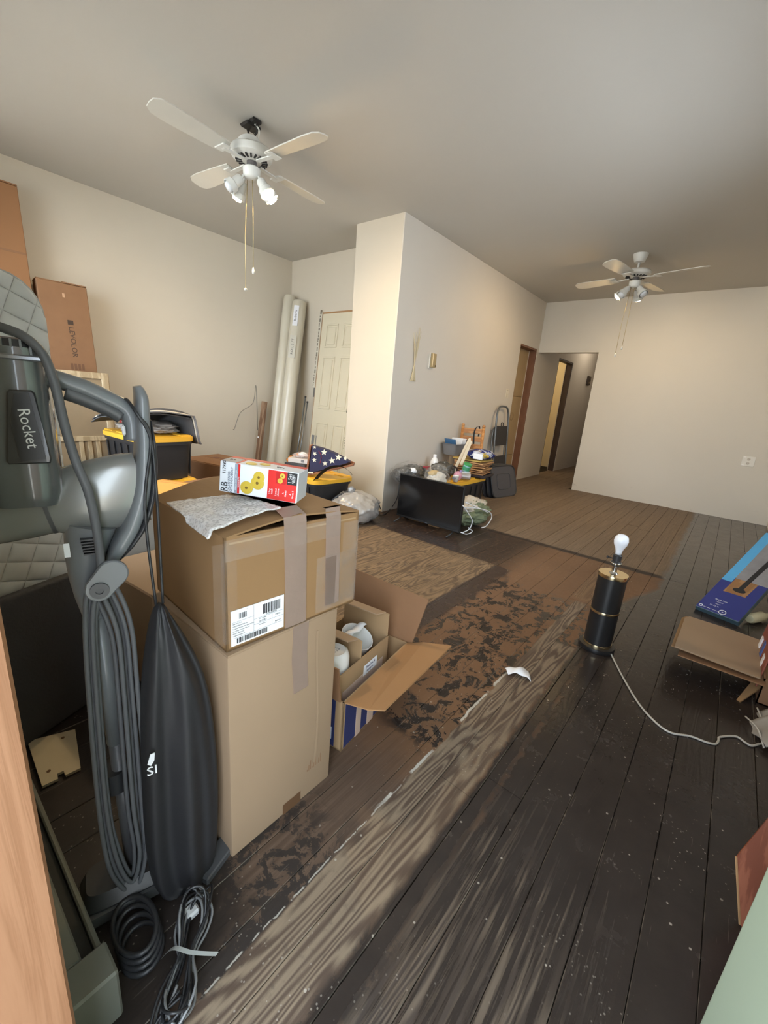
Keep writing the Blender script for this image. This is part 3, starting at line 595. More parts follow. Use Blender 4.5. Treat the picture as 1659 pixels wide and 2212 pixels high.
# bubble wrap
g = G('bubble_wrap'); v = g.obj(); vo = g.vor(v, 150.0); nn = g.noise(v, 30.0, 4)
g.set('Base Color', lin((250, 250, 250))); g.set('Roughness', 0.12); g.set('Alpha', g.mixf(g.st(vo, 0.15, 0.6), 0.38, 0.66)); g.bump(vo, 0.3, 0.004); g.set('Specular IOR Level', 0.9)
def bw(u, v):
    x = -0.265+0.25*v+0.07*u*(1-v); y = 0.0+0.145*u-0.02*v*(1-u)
    r = -0.012 if (u < 0.06 and v > 0.5) else 0
    return (x, y-0.005, H_+0.010+0.028*math.sin(min(1, u*0.9)*PI/2)*(0.6+0.4*v)+0.003*noise.noise(Vector((u*7, v*7, 1)))+r)
bm = nb(); sheet(bm, bw, 30, 34, 0.003)
for vv in bm.verts:
    k = noise.noise(vv.co*90); vv.co.z += 0.0010*k
bw_o = obj('bubble_wrap', bm, g.m, None, True); bw_o.matrix_world = T(-0.712, 0.402, Z1) @ rotm('Z', -3.0); tag(bw_o, 'sheet of clear bubble wrap draped over the taped box corner', 'bubble wrap')
# knob-set box lying on the upper carton
ZB = Z2+0.052
pA = fl(473, 1060, ZB); pB = fl(640, 1088, ZB-0.012); ex = (pB-pA); bl_ = ex.length; ex.normalize(); ey0 = Vector((-ex.y, ex.x, 0)).normalized()
if ey0.dot(pA) < 0: ey0 = -ey0
ez = ex.cross(ey0).normalized(); ey = ez.cross(ex).normalized()
t = thing('hardware_box', 'white and red door knob box lying on the taped carton', 'box', (0, 0, 0)); t.matrix_world = axes(pA, ex, ey, ez)
BH, BD = bl_*0.385, bl_*0.42
mBW = M('glossy_white_card', (226, 232, 240), 0.3, var=0.02); mRED = M('glossy_red_print', (214, 52, 50), 0.3, var=0.03); mBLK = M('glossy_black_print', (36, 38, 42), 0.35); mGREYB = M('grey_band_print', (150, 162, 178), 0.35); mGOLD = M('gold_knob_print', (206, 180, 70), 0.35)
bd = obj('carton', B((0, 0, 0), (bl_, BD, BH), 0.0015), mBW, t)
F_ = lambda u, v, d=0.0: axes((u*bl_, -0.0006-d, v*BH), (1, 0, 0), (0, 0, 1), (0, -1, 0))
def pr(nm, u0, v0, u1, v1, m, d=0.0006): return obj(nm, B((u0*bl_, -d, v0*BH), (u1*bl_, 0.0, v1*BH)), m, t)
pr('red_panel', 0.62, 0.02, 0.985, 0.97, mRED); pr('red_stripe', 0.235, 0.02, 0.262, 0.98, mRED); pr('grey_band', 0.195, 0.02, 0.235, 0.98, mGREYB); pr('black_panel', 0.86, 0.58, 0.985, 0.975, mBLK, 0.0009)
pr('red_panel', 0.72, 0.56, 0.85, 0.94, M('dark_red_print', (190, 40, 40), 0.3), 0.0009)
for (u, v, r) in ((0.355, 0.26, 0.082), (0.49, 0.47, 0.085), (0.505, 0.66, 0.072), (0.775, 0.66, 0.034), (0.80, 0.83, 0.034)):
    kb = nb(); lathe(kb, [(r*bl_, 0), (r*bl_*0.97, 0.0009), (r*bl_*0.7, 0.0011), (r*bl_*0.66, 0.0016), (0, 0.0017)], 24, F_(u, v)); obj('knob_picture', kb, mGOLD, t)
    kb = nb(); lathe(kb, [(r*bl_*0.22, 0), (r*bl_*0.22, 0.0022), (0, 0.0022)], 14, F_(u, v)); obj('keyhole_picture', kb, M('bronze_print', (120, 96, 40), 0.4), t)
RT = lambda u, v, a=90: F_(u, v, 0.0004) @ rotm('Z', a)
text('lettering', 'RB', 0.036*bl_/0.30, RT(0.07, 0.18), mINK, t, sx=0.9); text('lettering', '117980', 0.017*bl_/0.30, RT(0.06, 0.82), mINK, t)
text('lettering', 'GALLO KNOB', 0.0125*bl_/0.30, RT(0.125, 0.36), mINKG, t); text('lettering', 'WITH DEADBOLT', 0.0125*bl_/0.30, RT(0.16, 0.42), mINKG, t)
text('lettering', 'PERILLA CON CERROJO', 0.007*bl_/0.30, RT(0.215, 0.45), mPAPER, t); text('lettering', 'Universal Fit', 0.008*bl_/0.30, RT(0.249, 0.40), mPAPER, t)
text('lettering', '1 Set', 0.018*bl_/0.30, F_(0.898, 0.78, 0.0008) @ rotm('Z', 90), mPAPER, t); text('lettering', 'COMBO', 0.009*bl_/0.30, F_(0.935, 0.78, 0.0008) @ rotm('Z', 90), mPAPER, t); text('lettering', 'PACK', 0.009*bl_/0.30, F_(0.955, 0.78, 0.0008) @ rotm('Z', 90), mPAPER, t)
for u, s in ((0.665, '/ Easy\nInstall'), (0.745, 'Limited\nLifetime'), (0.84, 'A\nKeyed'), (0.93, 'A\nGrade 3')): text('lettering', s, 0.009*bl_/0.30, F_(u, 0.27, 0.0004) @ rotm('Z', 90), mPAPER, t)
# print on the top face
TF = lambda u, v: axes((u*bl_, v*BD, BH+0.0005), (1, 0, 0), (0, 1, 0), (0, 0, 1))
for u0, v0, u1, v1, m in ((0.0, 0.72, 1.0, 1.0, mRED), (0.20, 0.0, 0.23, 0.72, mRED), (0.0, 0.05, 0.19, 0.7, mGREYB)): obj('top_print', B((u0*bl_, v0*BD, BH), (u1*bl_, v1*BD, BH+0.0005)), m, t)
for u, v in ((0.36, 0.25), (0.50, 0.45)): kb = nb(); lathe(kb, [(0.07*bl_, 0), (0.065*bl_, 0.0009), (0, 0.001)], 20, TF(u, v)); obj('knob_picture', kb, mGOLD, t)
text('lettering', 'RB', 0.02*bl_/0.30, TF(0.09, 0.4), mINK, t); text('lettering', 'TT1', 0.02*bl_/0.30, TF(0.72, 0.35), mINK, t)

# carton of crockery, navy print
mNAVY = M('navy_print_card', (44, 52, 96), 0.5, var=0.06)
t = thing('open_carton', 'opened navy blue carton with splayed brown flaps holding crockery', 'box', (-0.738, 0.80, 0), math.radians(8.5))
BWX, BY, BZ = 0.30, 0.42, 0.185
bm = nb(); walls(bm, -BWX, 0, 0, BY, 0, BZ, 0.005); obj('body', bm, mCARDI, t)
def pn(y0, y1): obj('navy_print', B((0.0, y0, 0.006), (0.0012, y1, BZ-0.006)), mNAVY, t)
pn(0.012, 0.075); pn(0.105, 0.145); pn(0.185, 0.40)
obj('navy_print', B((-BWX+0.02, -0.0012, 0.006), (-0.03, 0.0, BZ-0.006)), mNAVY, t)
obj('tape', B((0.0, 0.075, 0.0), (0.002, 0.105, BZ)), mTAPE, t); obj('tape', B((0.0, 0.145, 0.0), (0.002, 0.185, BZ)), mTAPE, t)
text('lettering', 'anna', 0.026, axes((0.0016, 0.125, 0.14), (0, 1, 0), (0, 0, 1), (1, 0, 0)), mPAPER, t, sx=0.6)
stk = obj('sticker', B((-0.09, -0.002, 0.03), (-0.04, -0.0012, 0.075)), mPAPER, t)
for i in range(7): obj('sticker_print', B((-0.085+0.006*i, -0.0024, 0.035), (-0.082+0.006*i, -0.002, 0.05+0.003*(i % 3))), mINK, stk)
mFLAPD = M('flap_cardboard', (162, 122, 82), 0.75, var=0.07, scale=6)
bm = nb(); poly3(bm, [(0, 0.004, BZ), (0.085, 0.012, BZ+0.012), (0.128, 0.03, BZ+0.02), (0.165, 0.455, BZ+0.035), (0.06, 0.43, BZ+0.02), (0, BY-0.004, BZ)], 0.005); obj('side_flap', bm, mFLAPD, t)
bm = nb(); poly3(bm, [(0.012, BY, BZ-0.02), (0.045, BY+0.05, BZ+0.18), (-BWX-0.02, BY+0.065, BZ+0.20), (-BWX, BY, BZ-0.02)], 0.005); obj('end_flap', bm, mCARDD, t)
bm = nb(); poly3(bm, [(-0.012, -0.001, BZ-0.004), (-0.02, -0.01, BZ+0.115), (-BWX+0.02, -0.012, BZ+0.12), (-BWX, 0.0, BZ-0.004)], 0.005); obj('end_flap', bm, mCARDD, t)
# inner brown carton
it = thing('inner_carton', 'smaller brown carton with dividers set inside the navy carton', 'box', (-0.738, 0.80, 0.006), math.radians(8.5))
bm = nb(); walls(bm, -0.255, -0.042, 0.014, 0.335, 0.0, 0.235, 0.004); obj('body', bm, mCARDI, it)
for yy, hh in ((0.158, 0.30), (0.334, 0.325)):
    dv = obj('divider', B((-0.25, yy-0.004, 0.005), (-0.046, yy, hh), 0.001), mCARDI, it)
    bm = nb(); poly3(bm, [(-0.24, yy-0.004, hh), (-0.06, yy-0.004, hh), (-0.075, yy-0.045, hh+0.004), (-0.235, yy-0.05, hh+0.006)], 0.004); obj('folded_tab', bm, mCARD2, dv)
obj('tape', B((-0.0418, 0.05, 0.08), (-0.041, 0.30, 0.165)), mTAPE, it)
sk = obj('sticker', B((-0.041, 0.17, 0.155), (-0.0402, 0.255, 0.195)), mPAPER, it)
text('lettering', 'Fine No 4', 0.014, axes((-0.0400, 0.213, 0.182), (0, 1, 0), (0, 0, 1), (1, 0, 0)), mNAVY, sk); text('lettering', 'MADE IN', 0.01, axes((-0.0400, 0.21, 0.166), (0, 1, 0), (0, 0, 1), (1, 0, 0)), mNAVY, sk)
# mug upside down
mCHINA = M('white_china', (238, 238, 236), 0.12, var=0.01, coat=0.5)
def inC(x, y, z): return T(-0.738, 0.80, 0) @ rotm('Z', 8.5) @ T(x, y, z)
mg = thing('mug', 'white china mug turned upside down in the carton', 'mug'); mg.matrix_world = inC(-0.108, 0.084, 0.178) @ rotm('Z', -62)
bm = nb(); lathe(bm, [(0.046, 0.0), (0.05, 0.0), (0.053, 0.05), (0.052, 0.085), (0.046, 0.103), (0.038, 0.108), (0.036, 0.1065), (0.0, 0.1065)], 32); obj('cup', bm, mCHINA, mg, True, 50)
bm = nb(); tube(bm, spline([(0.048, -0.018, 0.085), (0.068, -0.026, 0.075), (0.074, -0.028, 0.045), (0.062, -0.024, 0.02), (0.048, -0.018, 0.015)]), 0.0065, 8); obj('handle', bm, mCHINA, mg, True)
text('maker_mark', 'STONE\nWARE\n16 oz', 0.010, T(0.0, 0.0, 0.107) @ rotm('Z', 75), mINKG, mg, 0.0002)
bo = thing('wrapped_bowl', 'white bowl in white paper standing in the carton', 'bowl'); bo.matrix_world = inC(-0.150, 0.24, 0.17) @ Matrix.Diagonal((0.78, 0.78, 0.9, 1))
bm = nb(); lathe(bm, [(0.03, 0.0), (0.055, 0.02), (0.072, 0.06), (0.078, 0.10), (0.075, 0.10), (0.066, 0.06), (0.05, 0.026), (0.0, 0.018)], 32, rotm('Y', 22)); obj('bowl', bm, mCHINA, bo, True, 50)
bm = nb(); sheet(bm, lambda u, v: (-0.03+0.075*v, -0.065+0.13*u, 0.075+0.05*math.sin(v*2.0)+0.006*math.sin(u*9)), 12, 8, 0.001); obj('paper', bm, mPAPER, bo, True)

# ================================================================== STICK VACUUM
VR = math.atan2(0.965, 0.264)
vf = Fr((-0.819, 0.224, 0), VR)
mVG = M('vacuum_grey_plastic', (112, 116, 120), 0.32, var=0.06, scale=4, coat=0.2)
mVM = M('vacuum_metallic_grey', (142, 144, 142), 0.25, 0.35, var=0.08, scale=5, coat=0.4)
mVD = M('vacuum_dark_plastic', (78, 79, 82), 0.4, var=0.08)
mVK = M('vacuum_black_plastic', (44, 45, 48), 0.4)
mVC = M('vacuum_cord_grey', (92, 94, 98), 0.5)
vac = thing('stick_vacuum', 'grey upright stick vacuum with wound cord, standing near the door', 'vacuum cleaner', vf.o, VR)
def X(x, y, d=0.0): return vf.px(x, y, d)
# dust cup: rounded upright block with side label panel
def loft(bm, secs, seg=28, power=3.0, cap=True):           # secs: (centre Vector, half x, half y) stacked; superellipse rings
    rings = []
    for c, a, b in secs:
        ring = []
        for k in range(seg):
            th = 2*PI*k/seg; cs, sn = math.cos(th), math.sin(th)
            ring.append(bm.verts.new((c[0]+a*math.copysign(abs(cs)**(2/power), cs), c[1]+b*math.copysign(abs(sn)**(2/power), sn), c[2])))
        rings.append(ring)
    for p, q in zip(rings, rings[1:]):
        for k in range(seg): bm.faces.new((p[k], p[(k+1) % seg], q[(k+1) % seg], q[k]))
    if cap: bm.faces.new(rings[0][::-1]); bm.faces.new(rings[-1])
    return bm
c0 = X(38, 890); zt = X(40, 752).z; zb = X(40, 1055).z; hw = (X(118, 880).x-X(-42, 880).x)/2
bm = nb(); loft(bm, [((c0.x, 0, zb-0.02), hw*0.9, 0.05), ((c0.x, 0, zb), hw*1.03, 0.056), ((c0.x, 0, zb+0.02), hw*1.05, 0.057), ((c0.x, 0, zt-0.012), hw*1.0, 0.054), ((c0.x, 0, zt), hw*0.97, 0.052)], 36, 4.0)
cup = obj('dust_cup', bm, M('smoky_cup_plastic', (98, 102, 104), 0.2, 0.15, var=0.15, scale=6, coat=0.6), vac, True, 40)
bm = nb(); loft(bm, [((c0.x, 0, zt), hw*0.92, 0.049), ((c0.x, 0, zt+0.010), hw*0.86, 0.046), ((c0.x, 0, zt+0.013), hw*0.6, 0.03)], 36, 4.0); rim = obj('cup_lid', bm, mVK, cup, True, 40)
for k in range(7): obj('lid_rib', B((c0.x-hw*0.8+k*hw*0.24, -0.052, zt-0.010), (c0.x-hw*0.74+k*hw*0.24, -0.045, zt+0.010)), mVG, rim)
obj('lid_band', B((c0.x-hw*0.98, -0.0565, zt-0.018), (c0.x+hw*0.96, -0.05, zt-0.010), 0.002), M('band_silver', (150, 154, 160), 0.25, 0.6), cup)
pts = [vf.xz(x, y, -0.058) for x, y in ((14, 846), (20, 841), (68, 843), (76, 850), (92, 920), (112, 990), (110, 1000), (20, 1003), (14, 996))]
bm = nb(); prism(bm, pts, -0.062, -0.05, None, 0.002); lp = obj('label_panel', bm, M('panel_black', (52, 54, 56), 0.25, coat=0.4), cup)
pts = [vf.xz(x, y, -0.063) for x, y in ((30, 850), (62, 850), (100, 992), (44, 996), (22, 910))]
bm = nb(); prism(bm, pts, -0.0632, -0.0618); obj('label_inset', bm, M('inset_black', (40, 42, 44), 0.3), lp)
a_, b_ = vf.px(48, 880, -0.0636), vf.px(72, 970, -0.0636); dd = (b_-a_); L_ = dd.length; dd.normalize(); nn_ = Vector((0, -1, 0)); up_ = nn_.cross(dd)
text('lettering', 'Rocket', L_*0.335, axes((a_+b_)/2, dd, up_, nn_), M('white_lettering', (226, 228, 230), 0.4, var=0.01), lp, 0.0003)
# motor barrel
pL, pR = X(-70, 1128), X(306, 1052); ax = (pR-pL).normalized(); Lb = (pR-pL).length
mpx = (X(100, 1000)-X(0, 1000)).length/100.0
q = ax.to_track_quat('Z', 'Y').to_matrix().to_4x4()
bm = nb(); lathe(bm, [(0.0, 0.0), (62*mpx, 0.0), (74*mpx, 0.01), (80*mpx, 0.07), (80*mpx, Lb*0.42), (96*mpx, Lb*0.5), (108*mpx, Lb*0.72), (112*mpx, Lb*0.9), (108*mpx, Lb), (0, Lb)], 40, T(*pL) @ q, 0.6, 1.06); obj('motor_barrel', bm, mVM, vac, True, 40)
bm = nb(); lathe(bm, [(81.5*mpx, 0), (81.5*mpx, 0.006)], 40, T(*(pL+ax*Lb*0.40)) @ q, 0.6, 1.06); obj('barrel_seam', bm, mVD, vac, True, 40)
# hand grip and rear shield
grip = spline([X(96, 812), X(130, 822), X(180, 838), X(235, 862), X(268, 880), X(283, 905), X(288, 950)], 5)
bm = nb(); tube(bm, grip, [24*mpx, 25*mpx, 25*mpx, 24*mpx, 24*mpx, 25*mpx, 27*mpx], 16); gp = obj('hand_grip', bm, mVG, vac, True)
bm = nb(); tube(bm, [p+Vector((0, 0, -0.006)) for p in spline([X(140, 838), X(180, 852), X(235, 876), X(262, 892)], 5)], 23*mpx, 16); obj('grip_pad', bm, mVD, gp, True)
sh = [(284, 852), (290, 838), (302, 832), (316, 838), (321, 860), (327, 900), (333, 960), (334, 1010), (328, 1070), (314, 1122), (292, 1162), (268, 1188), (246, 1212), (238, 1198), (262, 1160), (284, 1110), (296, 1040), (298, 960), (292, 900)]
def crescent(nm, path, wid, dep, mat):
    P_ = spline([X(*p) for p in path], 6); n_p = len(P_); rings = []; bm = nb(); SG = 20
    for i, p in enumerate(P_):
        tg = (P_[min(n_p-1, i+1)]-P_[max(0, i-1)]).normalized(); nr_ = Vector((0, 1, 0)).cross(tg); f_ = i/(n_p-1)*(len(wid)-1); k0 = min(len(wid)-2, int(f_)); w_ = (wid[k0]*(1-f_+k0)+wid[k0+1]*(f_-k0))*mpx; d_ = dep[k0]*(1-f_+k0)+dep[k0+1]*(f_-k0)
        ring = []
        for k in range(SG):
            th = 2*PI*k/SG; cs, sn = math.cos(th), math.sin(th); ring.append(bm.verts.new(p+nr_*(w_*math.copysign(abs(cs)**0.6, cs))+Vector((0, d_*math.copysign(abs(sn)**0.5, sn), 0))))
        rings.append(ring)
    for p, q_ in zip(rings, rings[1:]):
        for k in range(SG): bm.faces.new((p[k], p[(k+1) % SG], q_[(k+1) % SG], q_[k]))
    bm.faces.new(rings[0]); bm.faces.new(rings[-1][::-1]); return obj(nm, bm, mat, vac, True, 55)
crescent('rear_shield', ((296, 834), (304, 860), (306, 910), (308, 970), (304, 1050), (284, 1120), (256, 1172), (232, 1215)), (11, 18, 20, 22, 24, 25, 24, 12), (0.022, 0.036, 0.042, 0.047, 0.05, 0.05, 0.045, 0.03), mVG)
crescent('exhaust_rim', ((322, 905), (327, 960), (328, 1010), (322, 1070), (305, 1125), (280, 1165), (256, 1198)), (2, 8, 10, 10, 10, 9, 4), (0.03, 0.044, 0.046, 0.047, 0.047, 0.044, 0.03), mVK)
obj('body_highlight', B(tuple(X(258, 925)+Vector((0.002, -0.030, -0.010))), tuple(X(258, 925)+Vector((0.007, -0.018, 0.008))), 0.003), mPAPER, vac)  # small white block stands in for a highlight on the body
# neck, wand, hooks
nk = [X(196, 1130), X(188, 1180), X(186, 1230), X(196, 1280), X(208, 1330)]
bm = nb(); tube(bm, spline(nk, 4), [72*mpx, 58*mpx, 48*mpx, 44*mpx, 34*mpx], 20); neck = obj('neck', bm, mVG, vac, True, 45)
for k in range(6): p = X(176+4*k*0.4, 1166+6*k, -0.04); obj('vent_rib', B((p.x-0.002, p.y-0.006, p.z-0.0012), (p.x+0.026, p.y+0.01, p.z+0.0012)), mVK, neck)
st_ = obj('barcode_sticker', B(tuple(X(136, 1200, -0.035)-Vector((-0.002, 0.001, 0.004))), tuple(X(136, 1175, -0.035)+Vector((0.008, 0.0, 0.0)))), mPAPER, neck)
wa = [X(212, 1320), X(250, 1600), X(292, 1905)]
bm = nb(); tube(bm, [wa[0], wa[1]], 0.0155, 16); obj('upper_wand', bm, mVG, vac, True); bm = nb(); tube(bm, [wa[1], wa[2]], 0.0135, 16); obj('lower_wand', bm, mVD, vac, True)
bm = nb(); tube(bm, [X(246, 1660), X(252, 1700)], 0.022, 16); obj('wand_clip', bm, mVK, vac, True, 40)
def hook(px_, py_, qx, qy, d):
    bm = nb(); a, b = X(px_, py_, d), X(qx, qy, d); t_ = (b-a).normalized(); s_ = Vector((0, 1, 0)).cross(t_); ps = []
    for k in range(24):
        th = 2*PI*k/24; c = a if math.cos(th) < 0 else b; r_ = 0.021 if c is a else 0.024
        v_ = c + t_*(math.cos(th)*r_) + s_*(math.sin(th)*r_); ps.append((v_.x, v_.z))
    prism(bm, ps, d-0.006, d+0.004, None, 0.002); h = obj('cord_hook', bm, mVG, vac, True, 40)
    bm = nb(); lathe(bm, [(0.014, 0), (0.014, 0.004), (0.006, 0.004), (0.006, 0.001), (0, 0.001)], 20, T(a.x, d-0.006, a.z) @ rotm('X', 90)); obj('hook_pivot', bm, mVD, h, True, 40)
    bm = nb(); tube(bm, [(a.x, d, a.z), (a.x, 0, a.z)], 0.012, 12); obj('hook_post', bm, mVD, h, True)
hook(215, 1272, 242, 1238, -0.062); 
bm = nb(); lathe(bm, [(0.0, -0.03), (0.02, -0.028), (0.024, -0.01), (0.02, 0.03), (0.012, 0.034)], 16, T(*X(288, 1895)) @ rotm('X', 12)); obj('lower_hook', bm, M('hook_grey', (112, 114, 120), 0.25), vac, True, 40)
for i, (xl, xr, yt, yb, d) in enumerate(((184, 292, 1246, 1925, -0.05), (192, 280, 1252, 1915, -0.042), (200, 262, 1258, 1905, -0.05), (206, 250, 1264, 1890, -0.036), (188, 270, 1250, 1930, -0.030))):
    sl = 62
    P_ = [X(216, yt, d), X(xl+8, yt+22, d), X(xl, yt+90, d), X(xl+8, 1500, d), X(xl+30, 1750, d), X(xl+sl-6, yb-40, d), X(286, yb, d), X(min(xr+sl-22, 312), yb-60, d), X(xr+26, 1740, d), X(xr+6, 1500, d), X(xr-8, yt+110, d), X(xr-40, yt+26, d)]
    bm = nb(); tube(bm, spline(P_, 6, True), 0.0042, 8, True); obj('cord_loop', bm, mVC, vac, True)
cq = [X(-50, 690, -0.03), X(0, 706, -0.04), X(50, 726, -0.05), X(92, 765, -0.055), X(118, 830, -0.058), X(140, 920, -0.065), X(165, 1000, -0.075), X(190, 1060, -0.08), X(208, 1140, -0.07), X(218, 1215, -0.055), X(222, 1260, -0.05)]
bm = nb(); tube(bm, spline(cq, 6), 0.0064, 10); obj('power_cord', bm, mVC, vac, True)
# floor head
bm = nb(); loft(bm, [((0.03, -0.01, 0.008), 0.125, 0.05), ((0.03, -0.01, 0.04), 0.128, 0.052), ((0.03, -0.005, 0.062), 0.115, 0.04)], 32, 5.0); hd = obj('floor_head', bm, mVK, vac, True, 40)
bm = nb(); loft(bm, [((0.03, -0.062, 0.012), 0.128, 0.006), ((0.03, -0.062, 0.036), 0.128, 0.006)], 24, 5.0); obj('head_bumper', bm, mVD, hd, True, 40)
bm = nb(); tube(bm, [X(292, 1890), (0.02, 0.0, 0.05)], 0.02, 14); obj('swivel_neck', bm, mVD, vac, True)
for s in (-1, 1): bm = nb(); lathe(bm, [(0.02, -0.008), (0.02, 0.008)], 18, T(0.03+s*0.06, 0.046, 0.02) @ rotm('Y', 90)); obj('wheel', bm, mVD, hd, True, 40)

# ================================================================== DRAWSTRING BAG on the vacuum grip
bf = Fr((-0.735, 0.325, 0), VR)
mNYL = M('black_nylon', (40, 40, 43), 0.55, var=0.15, scale=8, bump=0.2, bscale=30)
bag = thing('drawstring_bag', 'black nylon drawstring bag hanging from the vacuum handle', 'bag', bf.o, VR)
outl = [(1303, 334, 356), (1325, 327, 364), (1345, 320, 378), (1390, 311, 403), (1440, 304, 430), (1500, 300, 450), (1580, 300, 462), (1680, 303, 471), (1780, 308, 473), (1850, 318, 469), (1895, 334, 462), (1930, 362, 452), (1955, 394, 440)]
bm = nb(); rings = []; SEG = 56
for i, (yy, xl, xr) in enumerate(outl):
    a, b = bf.px(xl, yy), bf.px(xr, yy); cx = (a.x+b.x)/2; hx = (b.x-a.x)/2; f_ = i/(len(outl)-1); hy = min(0.042, 0.012+0.05*math.sin(min(1, f_*1.15)*PI*0.62)); zz = (a.z+b.z)/2
    ring = []
    for k in range(SEG):
        th = 2*PI*k/SEG; fold = 1 + 0.24*(1-f_*0.3)*math.sin(5*th+1.2*math.sin(3*f_)+f_*1.2) + 0.16*max(0, 1-f_*5)*math.sin(17*th) + 0.5*noise.noise(Vector((math.cos(th)*2.4, math.sin(th)*2.4, f_*2.2)))
        ring.append(bm.verts.new((cx+hx*math.cos(th)*(1+0.02*(fold-1)), hy*math.sin(th)*fold, max(0.006, zz+0.006*noise.noise(Vector((th, f_*6, 2)))))))
    rings.append(ring)
for p, q_ in zip(rings, rings[1:]):
    for k in range(SEG): bm.faces.new((p[k], p[(k+1) % SEG], q_[(k+1) % SEG], q_[k]))
bm.faces.new(rings[0]); bm.faces.new(rings[-1][::-1])
sack = obj('sack', bm, mNYL, bag, True); ss = sack.modifiers.new('s', 'SUBSURF'); ss.levels = ss.render_levels = 1
for (x0, y0, x1, y1) in ((337, 1306, 313, 1100), (352, 1303, 338, 1062)):
    bm = nb(); p0 = bf.px(x0, y0); ve = vf.o + vf.x*X(300, 905).x + vf.y*-0.03; 
    p1 = bf.px(x1, y1, 0.0); p2 = bf.px(322, 945, 0.03); p3 = bf.px(292, 892, 0.04)
    tube(bm, spline([p0, p1, p2+Vector((0, -0.02, 0)), p3+Vector((0, -0.03, 0)), bf.px(272, 862, 0.045), bf.px(268, 880, 0.12)], 6), 0.0025, 6); obj('drawstring', bm, mVK, bag, True)
text('lettering', 'SI', 0.028, axes(bf.px(329, 1665, -0.048), (1, 0, 0), (0, 0, 1), (0, -1, 0)), mPAPER, bag, 0.0006)
bm = nb(); prism(bm, [bf.xz(*p, -0.046) for p in ((318, 1650), (324, 1628), (334, 1624), (333, 1640), (326, 1652))], -0.049, -0.0475); obj('logo_mark', bm, mPAPER, bag)

# ================================================================== FLOOR CLUTTER BY THE DOOR
mBEIGE = M('beige_plate', (196, 184, 156), 0.5, var=0.06)
q4 = [fl(92, 1704), fl(175, 1664), fl(163, 1580), fl(60, 1606)]
mid = sum(q4, Vector())/4
bm = nb(); notch = [q4[0], q4[0].lerp(q4[1], 0.4)+Vector((0.0, 0.0, 0)), q4[0].lerp(q4[1], 0.43)+Vector((-0.02, 0, 0)), q4[0].lerp(q4[1], 0.56)+Vector((-0.02, 0.003, 0)), q4[0].lerp(q4[1], 0.6), q4[1], q4[2], q4[3]]
va = [bm.verts.new((p.x-mid.x, p.y-mid.y, 0.001)) for p in notch]; vb = [bm.verts.new((p.x-mid.x, p.y-mid.y, 0.009)) for p in notch]; bm.faces.new(va[::-1]); bm.faces.new(vb)
for i in range(len(notch)): bm.faces.new((va[i], va[(i+1) % len(notch)], vb[(i+1) % len(notch)], vb[i]))
t = thing('cover_plate', 'beige notched plate lying flat on the dark floor', 'plate', (mid.x, mid.y, 0)); obj('plate', bm, mBEIGE, t)
for k in ((0.05, -0.03), (-0.06, 0.03)): bm = nb(); lathe(bm, [(0.005, 0.008), (0.005, 0.0098), (0, 0.01)], 10, T(k[0], k[1], 0)); obj('rust_spot', bm, M('rust', (110, 84, 60), 0.8), t)
# baseboard heater on the front wall
mHEAT = M('grey_green_heater_enamel', (116, 118, 110), 0.45, var=0.04)
t = thing('baseboard_heater', 'grey-green baseboard heater along the front wall beside the doorway', 'heater', (-1.25, 0.042, 0))
obj('back_panel', B((-0.62, 0.0, 0.0), (0.58, 0.012, 0.112)), mHEAT, t)
bm = nb(); prism(bm, [(0.0, 0.0), (0.0, 0.0)], 0, 0) if False else None; bm.free()
obj('top_cover', B((-0.62, 0.0, 0.10), (0.58, 0.05, 0.112), 0.003), mHEAT, t); obj('front_cover', B((-0.62, 0.072, 0.02), (0.58, 0.082, 0.09), 0.003), mHEAT, t)
obj('fin_core', B((-0.60, 0.014, 0.03), (0.56, 0.07, 0.078)), M('heater_dark', (52, 52, 50), 0.7), t)
obj('end_cap', B((0.58, 0.0, 0.0), (0.645, 0.086, 0.115), 0.004), mHEAT, t)
# bundled cables
cb = thing('cable_bundle', 'coiled black and grey cables tied with a white strip on the floor', 'cables', (-0.588, 0.232, 0)); rc = random.Random(21)
mCB = M('black_cable', (40, 41, 44), 0.35); mCG = M('grey_cable', (120, 122, 124), 0.3)
for i in range(9):
    a0 = rc.uniform(-0.04, 0.04); w0 = rc.uniform(0.014, 0.032); hh = 0.016+0.004*i; L0 = rc.uniform(0.07, 0.115)
    P_ = []
    for k in range(12):
        th = 2*PI*k/12; u_ = math.cos(th)*L0*(1+rc.uniform(-0.08, 0.08)); v_ = math.sin(th)*w0*(0.45+1.1*abs(math.cos(th)))*(1+rc.uniform(-0.2, 0.2)); aa = math.radians(138)+a0*4
        P_.append((u_*math.cos(aa)-v_*math.sin(aa), u_*math.sin(aa)+v_*math.cos(aa), max(0.006, hh*(0.75+0.5*math.sin(th*2+i))+0.02*max(0, math.cos(th)))))
    bm = nb(); tube(bm, spline(P_, 4, True), 0.0026, 6, True); obj('cable', bm, mCB if i % 3 else mCG, cb, True)
for i in range(3):
    bm = nb(); tube(bm, spline([(0.03+0.01*i, -0.03, 0.03), (0.05, -0.06-0.01*i, 0.02), (0.07+0.02*i, -0.09, 0.006), (0.10+0.03*i, -0.12, 0.006)]), 0.003, 6); obj('cable', bm, mCB if i else mCG, cb, True)
bm = nb(); strip(bm, spline([(-0.035, -0.03, 0.02), (-0.015, -0.015, 0.052), (0.015, 0.005, 0.05), (0.045, 0.04, 0.035)]), (0.3, -1, 0.1), 0.008, 0.0015); obj('tie', bm, M('white_tie', (206, 210, 208), 0.4), cb)
obj('plug', B((-0.075, 0.03, 0.02), (-0.05, 0.055, 0.036), 0.004), M('white_plug', (196, 198, 198), 0.35), cb)
